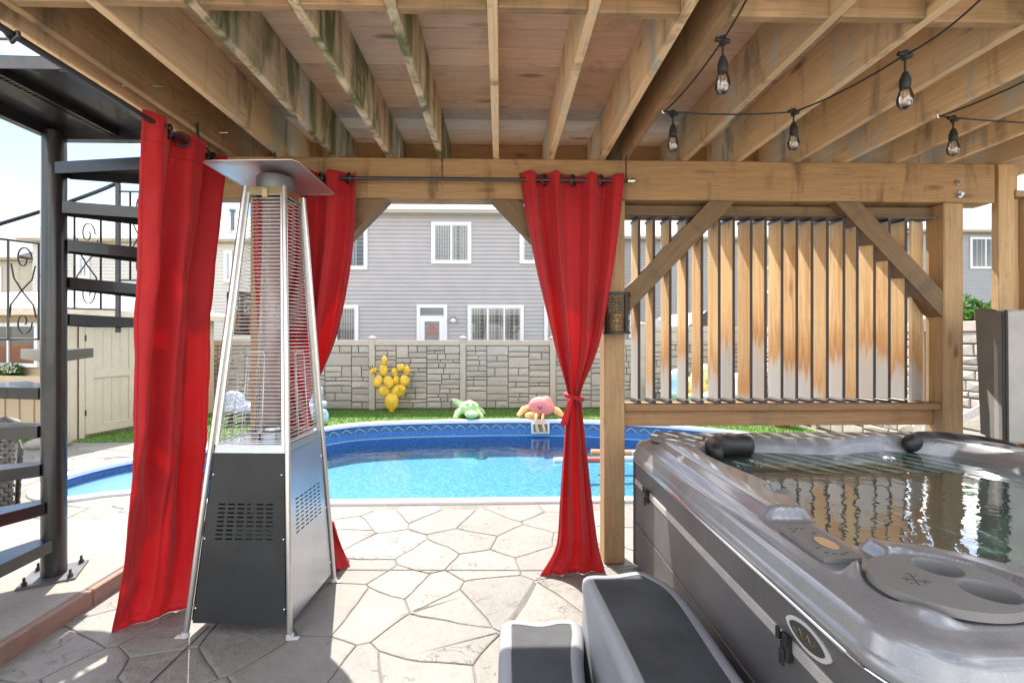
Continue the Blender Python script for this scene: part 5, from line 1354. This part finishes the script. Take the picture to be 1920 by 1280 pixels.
# ------------------------------------------------------------------ spiral stair
SP = Vector((-2.725, 2.85)); RO = .76
stair = thing('spiral_staircase', 'black steel spiral staircase on the concrete pad by the deck edge', 'staircase', (SP.x, SP.y, .1))
b = MB(); b.cyl((SP.x, SP.y, .112), (SP.x, SP.y, 2.80), .060, 28); b.build('pole', M['black_steel'], stair, True)
Rb = Matrix.Rotation(radians(28), 3, 'Z'); b = MB(); b.box((SP.x, SP.y, .106), (.26, .26, .012), Rb, .002); bp = b.build('base_plate', M['grey_steel'], stair)
for sx, sy in ((1, 1), (1, -1), (-1, 1), (-1, -1)):
    c = Vector((SP.x, SP.y, .112)) + Rb @ Vector((sx * .10, sy * .10, 0)); b = MB(); b.cyl(c, c + Vector((0, 0, .018)), .014, 6); b.cyl(c + Vector((0, 0, .018)), c + Vector((0, 0, .045)), .007, 8); b.build('bolt', M['black_steel'], bp)
RISE = .2265; A0, DA = 2.0, 26.0
def tread_geom(a, z):
    b = MB(); h = radians(13.6); n = 6; ri = .05
    def pt(rad, ang): return (SP.x + rad * cos(ang), SP.y + rad * sin(ang))
    # wedge: narrow at the pole (0.10 wide), wide outside
    def side(sgn, rad):
        base = Vector(pt(rad, a)); nrm = Vector((-sin(a), cos(a))); w = .052 + (rad - ri) * math.tan(h) * .80
        return base + nrm * w * sgn
    outer = []
    for k in range(n + 1):
        u = -1 + 2 * k / n; p = side(u, RO); d = (p - SP).normalized(); outer.append(SP + d * (RO + .02))
    poly = [side(-1, ri)] + outer + [side(1, ri)]
    top = [b.bm.verts.new((p.x, p.y, z)) for p in poly]; b.bm.faces.new(top)
    und = [b.bm.verts.new((p.x, p.y, z - .006)) for p in poly]; b.bm.faces.new(und[::-1])
    # folded skirt: outer wall and inner wall
    cen = sum((Vector((p.x, p.y)) for p in poly), Vector((0, 0))) / len(poly)
    lo = [b.bm.verts.new((p.x, p.y, z - .070)) for p in poly]; inn = [p + (cen - p).normalized() * .009 for p in poly]
    li = [b.bm.verts.new((p.x, p.y, z - .070)) for p in inn]; ti = [b.bm.verts.new((p.x, p.y, z - .0061)) for p in inn]
    m = len(poly)
    for i in range(m):
        j = (i + 1) % m; b.bm.faces.new((top[i], top[j], lo[j], lo[i])); b.bm.faces.new((lo[i], lo[j], li[j], li[i])); b.bm.faces.new((li[i], li[j], ti[j], ti[i]))
    return b, SP + Vector((cos(a), sin(a))) * (RO - .015)
posts = []
for k in range(11):
    a = radians(A0 + DA * k); z = 2.605 - RISE * k
    b, pe = tread_geom(a, z); tr = b.build('tread', M['black_steel'], stair)
    posts.append((a, z, pe))
for k in range(0, 11):
    a, z, pe = posts[k]; b = MB(); b.box((pe.x, pe.y, z + .46), (.028, .028, 1.14), Matrix.Rotation(a, 3, 'Z'), .002); b.build('baluster', M['black_steel'], stair)
hr = [Vector((p.x, p.y, z + 1.04)) for a, z, p in posts]
b = MB(); b.tube(catmull(hr, 5, False), .014, 8); b.build('handrail', M['black_steel'], stair, True)
# scroll panels between balusters
def spiral2(c, r0, turns, start, sgn, n=26):
    return [(c[0] + r0 * (1 - .78 * i / n) * cos(start + sgn * turns * 2 * pi * i / n), c[1] + r0 * (1 - .78 * i / n) * sin(start + sgn * turns * 2 * pi * i / n)) for i in range(n + 1)]
for k in range(2, 9):
    (a0, z0, p0), (a1, z1, p1) = posts[k], posts[k + 1]
    def S(u, v): p = p0.lerp(p1, u); return Vector((p.x, p.y, z0 + (z1 - z0) * .5 + v))
    b = MB()
    for v in (.18, .86): b.tube([S(0, v), S(1, v)], .008, 5)
    for u in (.30, .74): b.tube([S(u, .18), S(u, .86)], .009, 4)
    b.build('infill_frame', M['black_steel'], stair)
    b = MB()
    for (cu, cv_, st_, sg) in ((.55, .74, pi, -1), (.55, .30, pi, 1)):
        b.tube([S(.52 + x * 1.3, cv_ + y) for x, y in spiral2((0, 0), .095, 1.15, st_, sg)], .005, 5)
    b.tube([S(.35, .70), S(.40, .60), S(.55, .52), S(.70, .42), S(.72, .33)], .005, 5)
    b.tube([S(.70, .70), S(.66, .60), S(.52, .5), S(.38, .42), S(.34, .33)], .005, 5)
    b.build('scroll', M['black_steel'], stair, True)
# landing
LX0, LX1, LY0, LY1, LZ = -2.775, -1.975, 2.13, 2.91, 2.835
b = MB(); b.bb((LX0, LY0, LZ - .008), (LX1, LY1, LZ)); ld = b.build('landing', M['black_steel'], stair)
b = MB(); b.bb((LX0, LY0 - .006, LZ - .062), (LX1, LY0, LZ - .008)); b.build('landing_edge', M['grey_steel'], ld)
b = MB(); b.bb((LX0, LY1 - .055, LZ - .07), (LX1, LY1, LZ - .0085)); b.bb((LX0, LY0 + .001, LZ - .07), (LX0 + .05, LY1 - .056, LZ - .0085)); b.bb((LX1 - .04, LY0 + .001, LZ - .07), (LX1, LY1 - .056, LZ - .0085)); b.build('landing_frame', M['black_steel'], ld)
b = MB()
for x in (-2.40, -2.355): b.bb((x, LY0 + .01, LZ - .05), (x + .012, LY1 - .06, LZ - .0085))
y = LY0 + .02
while y < LY1 - .07: b.bb((-2.388, y, LZ - .048), (-2.355, y + .008, LZ - .040)); y += .022
b.build('slotted_bar', M['black_steel'], ld)
b = MB()
for x in (-2.75, -2.40, -2.05): b.bb((x - .012, LY0 - .002, LZ + .001), (x + .012, LY0 + .022, LZ + 1.0))
b.tube([(LX0, LY0 + .01, LZ + .08), (LX1, LY0 + .01, LZ + .08)], .008, 5); b.tube([(LX0, LY0 + .01, LZ + 1.0), (LX1, LY0 + .01, LZ + 1.0)], .014, 6)
for cx in (-2.575, -2.225):
    b.tube([(cx + x, LY0 + .01, LZ + .22 + y) for x, y in spiral2((0, 0), .12, 1.2, -pi / 2, 1)], .005, 5)
b.build('landing_railing', M['black_steel'], stair)

# ------------------------------------------------------------------ string lights
def wire_sag(P, Q, sag, n=14): return [P.lerp(Q, i / n) - Vector((0, 0, sag * 4 * (i / n) * (1 - i / n))) for i in range(n + 1)]
def make_string(label, nodes, sags, drops):
    t = thing('string_light', label, 'string lights', nodes[0], 'festoon string lights under the deck')
    pts = []
    for (a, c), s in zip(zip(nodes, nodes[1:]), sags): pts += wire_sag(Vector(a), Vector(c), s)[:-1]
    pts.append(Vector(nodes[-1])); b = MB(); b.tube(pts, .0042, 6); b.build('wire', M['rubber'], t, True)
    for p, L in drops:
        p = Vector(p); b = MB(); b.cyl(p + Vector((0, 0, .014)), p - Vector((0, 0, .018)), .013, 10); b.tube([p + Vector((-.028, 0, .004)), p + Vector((.028, 0, -.004))], .009, 8); b.tube([p - Vector((0, 0, .015)), p - Vector((0, 0, L))], .0042, 6)
        q = p - Vector((0, 0, L)); b.lathe([(.0, .0), (.010, -.002), (.016, -.020), (.0195, -.030), (.0195, -.060), (.018, -.066), (.0, -.066)], q, 16); so = b.build('socket', M['rubber'], t, True, 50)
        b = MB(); b.lathe([(.016, -.064), (.022, -.080), (.0285, -.105), (.028, -.122), (.020, -.142), (.008, -.150), (.0, -.151)], q, 18); bu = b.build('bulb', M['bulb_glass'], so, True, 179)
        b = MB(); b.tube([q + Vector((-.006, 0, -.066)), q + Vector((-.007, 0, -.112)), q + Vector((0, 0, -.12)), q + Vector((.007, 0, -.112)), q + Vector((.006, 0, -.066))], .0018, 5); b.build('filament', M['brass'], bu)
zb = ZJ - .012
n0, n1, n2, n3, n4 = gp(1430, -60, 2.74), gp(1355, 76, 2.715), gp(1246, 209, zb - .003), gp(1488, 210, zb - .012), gp(1697, 103, 2.69)
n5 = gp(1850, -12, 2.74)
make_string('black festoon string zigzagging from the top edge, four clear bulbs', [n0, n1, n2, n3, n4, n5], [.01, .02, .015, .02, .02],
            [(n1, .062), (n2 + Vector((.045, 0, -.01)), .058), (n3, .056), (n4, .070)])
m0, m1, m2 = gp(1985, 120, 2.735), gp(1762, 218, zb - .003), gp(2010, 232, zb - .01)
make_string('black festoon string at the upper right with one clear bulb', [m0, m1, m2], [.015, .01], [(m1 + Vector((.075, 0, -.012)), .055)])
for P in (n2, m1, n3):
    b = MB(); b.tube([P + Vector((-.012, 0, .03)), P + Vector((-.012, 0, -.004)), P + Vector((0, 0, -.012)), P + Vector((.010, 0, .0))], .0022, 5); o = b.build('cup_hook', M['chrome'], deck, True)

# ------------------------------------------------------------------ punched metal lanterns on posts
def lantern(X, Y, z0, z1, rad, label):
    t = thing('wall_lantern', label, 'lantern', (X, Y, z0), 'punched metal lanterns on the deck posts')
    r = np.random.default_rng(int(abs(X) * 1000)); b = bmesh.new(); nu, nv = 22, 14; grid = []
    for j in range(nv + 1):
        row = []
        for i in range(nu):
            ja = r.uniform(-.35, .35) if 0 < j < nv else 0; jz = r.uniform(-.35, .35) if 0 < j < nv else 0
            a = 2 * pi * (i + ja + .5 * (j % 2)) / nu; z = z0 + (z1 - z0) * (j + jz) / nv
            row.append(b.verts.new((X + rad * cos(a), Y + rad * sin(a), z)))
        grid.append(row)
    for j in range(nv):
        for i in range(nu): b.faces.new((grid[j][i], grid[j][(i + 1) % nu], grid[j + 1][(i + 1) % nu], grid[j + 1][i]))
    bmesh.ops.wireframe(b, faces=b.faces[:], thickness=.0075, use_replace=True, use_boundary=True, use_even_offset=False)
    me = bpy.data.meshes.new('punched_shade'); b.to_mesh(me); b.free(); link('punched_shade', me, M['bronze'], t)
    b = MB(); b.lathe([(rad + .004, z1 - .012), (rad + .004, z1 + .006), (rad - .01, z1 + .006)], (X, Y, 0), 28); b.lathe([(0, z0), (rad + .004, z0), (rad + .004, z0 + .014), (rad - .006, z0 + .014)], (X, Y, 0), 28)
    for k in range(4): a = k * pi / 2 + .5; b.box((X + rad * cos(a), Y + rad * sin(a), (z0 + z1) / 2), (.010, .022, z1 - z0), Matrix.Rotation(a, 3, 'Z'))
    b.build('rim', M['bronze'], t, True)
    b = MB(); b.lathe([(0, z0 + .016), (rad * .5, z0 + .016), (rad * .5, z0 + (z1 - z0) * .5), (rad * .44, z0 + (z1 - z0) * .5)], (X, Y, 0), 18); b.build('candle_glass', M['amber'], t, True)
L1 = at(1153, 588, 3.045); lantern(.784, 3.048 - .0, 1.575, 1.845, .088, 'dark punched metal lantern on the post beside the red curtain and tub')
lantern(-1.765, 3.16, 1.57, 1.85, .085, 'dark punched metal lantern seen through the heater guard on the left post')

# ------------------------------------------------------------------ wicker chair at the left edge
wc = thing('wicker_chair', 'grey-brown wicker chair back cut by the left edge, beyond the stair', 'chair', (-4.45, 4.15, 0))
def weave(b, o, ux, uz, w, h, nx, nz, n):
    for j in range(nz):
        for i in range(nx):
            k = .006 if (i + j) % 2 else -.002
            c = o + ux * (w * (i + .5) / nx) + uz * (h * (j + .5) / nz) + n * k; R = Matrix((ux, n, uz)).transposed()
            b.box(c, (w / nx * 1.02, .010, h / nz * .82), R, 0)
b = MB(); ux, uz, n = Vector((1, 0, 0)), Vector((.04, -.02, 1)).normalized(), Vector((0, -1, 0))
weave(b, Vector((-4.89, 3.90, .05)), ux, uz, .83, .80, 22, 22, n)
b.build('woven_back', M['wicker'], wc, kind='stuff')
b = MB(); ux2 = Vector((0, 1, 0)); weave(b, Vector((-4.03, 3.91, .05)), Vector((-.74, .67, 0)).normalized(), Vector((.06, 0, 1)).normalized(), .62, .58, 16, 16, Vector((1, 0, 0))); b.build('woven_side', M['wicker'], wc, kind='stuff')
b = MB(); b.tube([(-4.88, 3.90, .86), (-4.5, 3.89, .885), (-4.12, 3.89, .87), (-4.06, 3.92, .84), (-4.2, 4.06, .76), (-4.45, 4.3, .66)], .03, 8); b.build('rolled_rim', M['wicker'], wc, True)
b = MB(); b.bb((-4.84, 3.915, .03), (-4.36, 4.2, .42), .02); b.build('seat', M['wicker'], wc)
b = MB(); b.bb((-4.82, 3.93, .421), (-4.36, 4.2, .52), .03); b.build('cushion', M['toile'], wc)
for x, y in ((-4.82, 3.93), (-4.08, 3.93), (-4.82, 4.3), (-4.4, 4.25)):
    b = MB(); b.cyl((x, y, 0), (x, y, .05), .02, 8); b.build('leg', M['dark_frame'], wc)

# ------------------------------------------------------------------ things on the lawn
# slatted lounger with toile cushions behind the heater
PL = gp(510, 792, .02); lx0, lx1 = at(418, 760, 8.25).x, at(600, 760, 8.25).x; LYc = 8.45
ch = thing('sun_lounger', 'dark slatted lounger with blue and white patterned cushions behind the heater', 'sun lounger', ((lx0 + lx1) / 2, LYc, 0))
b = MB()
for y in (LYc - .28, LYc + .28): b.bb((lx0 + .1, y - .03, .16), (lx1 - .1, y + .03, .22), .008)
b.build('frame', M['dark_frame'], ch)
for x in (lx0 + .18, lx1 - .18):
    for y in (LYc - .28, LYc + .28): b = MB(); b.bb((x - .03, y - .03, 0), (x + .03, y + .03, .159), .005); b.build('leg', M['dark_frame'], ch)
for k in range(9):
    b = MB(); b.box((lx0 + .55 - .015 * k, LYc + .32 + .012 * k, .30 + .072 * k), (.60, .018, .052), Matrix.Rotation(-.15, 3, 'X'), .004); b.build('back_slat', M['dark_frame'], ch)
b = MB(); b.box(((lx0 + lx1) / 2, LYc, .29), (lx1 - lx0 - .1, .62, .13), None, .045, 3); b.build('seat_cushion', M['toile'], ch, True)
b = MB(); b.sphere((lx0 + .16, LYc - .16, .42), (.21, .12, .18), 18, 12, Matrix.Rotation(.25, 3, 'Y')); b.build('throw_pillow', M['toile'], ch, True)
b = MB(); b.box((lx1 - .30, LYc + .12, .48), (.42, .14, .34), Matrix.Rotation(-.3, 3, 'X'), .05, 3); b.build('back_cushion', M['toile'], ch, True)
o = MB(); P = at(603, 768, 8.2); o.sphere((P.x - .02, 8.2, .22), (.14, .12, .14), 16, 10); o.sphere((P.x + .06, 8.15, .31), (.06, .05, .05), 12, 8); o.sphere((P.x - .10, 8.12, .30), (.06, .05, .06), 12, 8); o = o.build('plush_toy', M['plush_blue'], None, True)
o.data.materials[0] = M['plush_blue']; tag(o, 'pale blue plush toy slumped at the right end of the patterned lounger', 'plush toy')
o.location.z -= .075
# yellow prickly pear
cs = thing('garden_sculpture', 'yellow painted metal prickly pear standing against the stone fence', 'sculpture', (-2.35, 9.5, 0))
YC_ = 9.52
def cpx(x, y): return at(640 + x / 2.909, 360 + y / 2.909, YC_)
pads = [(275, 1145, 36, 44, 0), (232, 1085, 30, 26, .5), (312, 1083, 38, 31, -.4), (200, 1030, 24, 31, .35), (258, 1036, 27, 33, -.3), (299, 1026, 17, 23, 0), (346, 1026, 24, 28, -.2), (330, 1070, 20, 22, -.5), (228, 970, 22, 30, -.1), (236, 920, 16, 23, 0), (174, 974, 16, 22, .5), (290, 984, 17, 24, -.2), (325, 956, 22, 17, -.5), (357, 972, 16, 24, 0)]
for k, (x, y, rx, ry, ro) in enumerate(pads):
    p = cpx(x, y); sc = YC_ / FPX / 2.909 ; b = MB(); b.sphere((p.x, YC_ + .02 * ((k * 7) % 3 - 1), p.z + (.01 if k == 0 else 0)), (rx * sc * 1.05, .05, ry * sc * 1.08), 16, 11, Matrix.Rotation(ro, 3, 'Y')); pd = b.build('pad', M['cactus'], cs, True)
    if k in (10, 12):
        for q in range(5): b = MB(); a = q * 1.25 - 2.4; b.sphere((p.x + .05 * cos(a) - (.02 if k == 10 else -.03), YC_ - .03, p.z + .07 + .03 * sin(a)), (.03, .012, .010), 8, 6, Matrix.Rotation(-a, 3, 'Y')); b.build('bloom', M['cactus_dark'], pd, True)
    b = MB(); rq = random.Random(k)
    for q in range(8): b.sphere((p.x + rq.uniform(-.6, .6) * rx * sc, YC_ - .055, p.z + rq.uniform(-.65, .65) * ry * sc), .005, 6, 4)
    b.build('studs', M['cactus_dark'], pd)
b = MB(); b.cyl((cpx(275, 1145).x, YC_, 0), (cpx(275, 1145).x, YC_, .12), .05, 12); b.build('foot', M['cactus'], cs, True)
# alligator plush
def remeshed(name, b, mat, par=None, vox=.012):
    o = b.build(name, mat, par, True, 179); m = o.modifiers.new('r', 'REMESH'); m.mode = 'VOXEL'; m.voxel_size = vox; m.use_smooth_shade = True
    s = o.modifiers.new('s', 'SMOOTH'); s.iterations = 6; return o
PA = gp(878, 782, .05); ax, ay = PA.x, 8.80
al = thing('plush_toy', 'green plush alligator lying on the turf at the pool edge', 'plush toy', (ax, ay, 0))
b = MB(); b.sphere((ax, ay + .10, .17), (.20, .26, .15), 18, 12); b.sphere((ax + .04, ay - .13, .21), (.13, .12, .10), 16, 10); b.sphere((ax + .07, ay - .26, .115), (.13, .14, .075), 16, 10)
b.sphere((ax - .01, ay - .16, .285), .045, 10, 8); b.sphere((ax + .09, ay - .16, .285), .045, 10, 8)
b.tube([(ax - .08, ay + .25, .18), (ax - .20, ay + .32, .22), (ax - .31, ay + .34, .29), (ax - .36, ay + .33, .33)], [.10, .075, .045, .015], 10)
for sx in (-1, 1):
    b.tube([(ax + sx * .15, ay - .05, .14), (ax + sx * .22, ay - .13, .09), (ax + sx * .26, ay - .18, .035)], [.06, .05, .045], 9); b.tube([(ax + sx * .16, ay + .2, .14), (ax + sx * .25, ay + .2, .1), (ax + sx * .28, ay + .15, .04)], [.06, .05, .04], 9)
remeshed('body', b, M['plush_green'], al)
b = MB()
for k in range(6): b.sphere((ax + .0, ay + .02 + .05 * k, .315 - .012 * abs(k - 2)), (.05, .03, .018), 8, 6)
b.sphere((ax - .13, ay + .0, .22), (.05, .12, .06), 10, 8); b.build('pale_back', M['plush_pale'], al, True)
b = MB(); b.sphere((ax - .01, ay - .202, .29), .012, 8, 6); b.sphere((ax + .09, ay - .202, .29), .012, 8, 6); b.build('eyes', M['eye'], al, True)
# pink long-armed plush
PB = gp(1017, 783, .05); bx, by = PB.x, 8.72
pk = thing('plush_toy', 'pink round plush toy with thin orange legs dangling over the pool edge', 'plush toy', (bx, by, 0))
b = MB(); b.sphere((bx, by, .235), (.255, .19, .185), 22, 14, Matrix.Rotation(.12, 3, 'Y')); b.sphere((bx + .09, by, .32), (.12, .12, .11), 16, 10); remeshed('body', b, M['plush_pink'], pk, .014)
b = MB()
for sx in (-.08, .045):
    b.tube([(bx + sx - .02, by - .13, .11), (bx + sx - .04, by - .24, .11), (bx + sx - .05, by - .32, .06), (bx + sx - .045, by - .36, -.06), (bx + sx - .01, by - .36, -.20)], [.028, .026, .026, .024, .026], 9)
b.build('legs', M['plush_orange'], pk, True)
b = MB(); b.tube([(bx - .2, by + .02, .22), (bx - .34, by, .17), (bx - .45, by - .05, .06)], [.05, .07, .04], 9); b.tube([(bx + .2, by + .02, .2), (bx + .30, by, .14), (bx + .40, by - .05, .05)], [.05, .08, .05], 9); b.sphere((bx - .18, by - .1, .08), (.15, .1, .07), 12, 8); b.build('fins', M['plush_orange'], pk, True)
b = MB(); b.sphere((bx - .075, by - .185, .25), .013, 8, 6); b.sphere((bx - .02, by - .19, .245), .013, 8, 6); b.tube([(bx - .07, by - .188, .225), (bx - .045, by - .193, .212), (bx - .02, by - .192, .222)], .005, 5); b.build('face', M['eye'], pk, True)
# bin of pool floats behind the louvres
PF = gp(1315, 752, .0); fx, fy = at(1315, 745, 9.0).x, 9.0
fbin = tag(MB().lathe([(.0, .30), (.62, .30), (.72, .34), (.80, .46), (.81, .47), (.79, .46), (.70, .345), (.60, .31), (0, .31)], (fx, fy, 0), 40).build('float_tray', M['float_white'], None, True), 'round white trampoline-like tray heaped with pool floats behind the louvres', 'tray')
for k in range(5):
    a = k * 1.257; b = MB(); b.cyl((fx + .55 * cos(a), fy + .55 * sin(a), 0), (fx + .58 * cos(a), fy + .58 * sin(a), .305), .02, 8); b.build('leg', M['grey_steel'], fbin, True)
fl = [((-.52, -.1, .62), (.22, .20, .28), 'float_blue', 'pale blue pool float at the left of the heap'), ((-.18, -.12, .56), (.24, .22, .24), 'float_yellow', 'yellow pool float second in the heap'), ((.05, .1, .70), (.22, .2, .30), 'plush_pale', 'pale green-yellow float standing in the heap centre'), ((.22, -.22, .54), (.20, .16, .22), 'float_yellow', 'small yellow float low in front of the heap'), ((.42, .0, .66), (.20, .2, .28), 'float_lilac', 'lilac pool float right of the heap centre'), ((.66, -.1, .60), (.20, .2, .25), 'float_white', 'white pool float at the right of the heap'), ((-.40, -.42, .42), (.26, .12, .08), 'float_yellow', 'flat yellow float on the front rim of the heap'), ((.05, -.45, .42), (.3, .12, .09), 'float_white', 'flat white float on the front rim of the heap')]
for k, (c, rr, m, lab) in enumerate(fl):
    b = MB(); b.sphere((fx + c[0], fy + c[1], c[2]), rr, 20, 14, Matrix.Rotation(.3 * ((k % 3) - 1), 3, 'Y'))
    for v in b.bm.verts:
        nn_ = mnoise.noise(v.co * 5.0); v.co += Vector((nn_, nn_ * .5, mnoise.noise(v.co * 6 + Vector((9, 0, 0))))) * .06
    tag(b.build('pool_float', M[m], None, True, 179), lab, 'pool float', 'pool floats heaped behind the louvres')
# terracotta pot and its plant
PT = gp(1465, 800, 0); b = MB(); b.lathe([(.0, 0), (.10, 0), (.15, .10), (.16, .22), (.135, .30), (.15, .33), (.13, .33), (.12, .29), (0, .28)], (PT.x, PT.y, .0), 28)
pt = thing('terracotta_pot', 'round terracotta pot on the turf beyond the slat screen', 'plant pot', (PT.x, PT.y, 0)); b.build('pot', M['terracotta'], pt, True)
leaf_cloud('foliage', (PT.x, PT.y, .30), (.14, .14, .34), 160, .10, M['leaf'], seed=90, parent=pt)
# shrub over the side fence
SB = Vector((6.05, 5.65, 0)); sh = thing('shrub', 'bright green leafy shrub rising over the side fence', 'shrub', SB)
b = MB()
for k in range(5): b.tube([(SB.x, SB.y, 0), (SB.x + .1 * cos(k * 1.3), SB.y + .1 * sin(k * 1.3), .9), (SB.x + .35 * cos(k * 1.3), SB.y + .35 * sin(k * 1.3), 1.85)], [.03, .02, .008], 6)
b.build('stem', M['brace'], sh)
leaf_cloud('foliage', (SB.x, SB.y, 1.35), (.62, .7, .85), 1800, .12, M['leaf'], seed=91, parent=sh, droop=.2)
# white chaise edge beside the side fence
b = MB(); P0, P1 = at(1806, 778, 4.6), at(1852, 752, 4.6)
wl_ = thing('garden_lounger', 'white slatted plastic lounger back leaning by the pale side fence', 'lounger', (P0.x, 4.6, 0))
for k in range(4):
    b = MB(); dz = -.028 * k; b.tube([(P0.x - .55, 4.58, P0.z - .02 + dz), (P0.x, 4.6, P0.z + .01 + dz), (P1.x, 4.6, P1.z + dz), (P1.x + .35, 4.6, P1.z + .03 + dz)], .012, 8); b.build('slat', M['white_trim'], wl_, True)
for x in (P0.x - .4, P1.x + .25):
    b = MB(); b.tube([(x, 4.62, 0), (x, 4.62, P1.z)], .014, 8); b.build('leg', M['white_trim'], wl_, True)
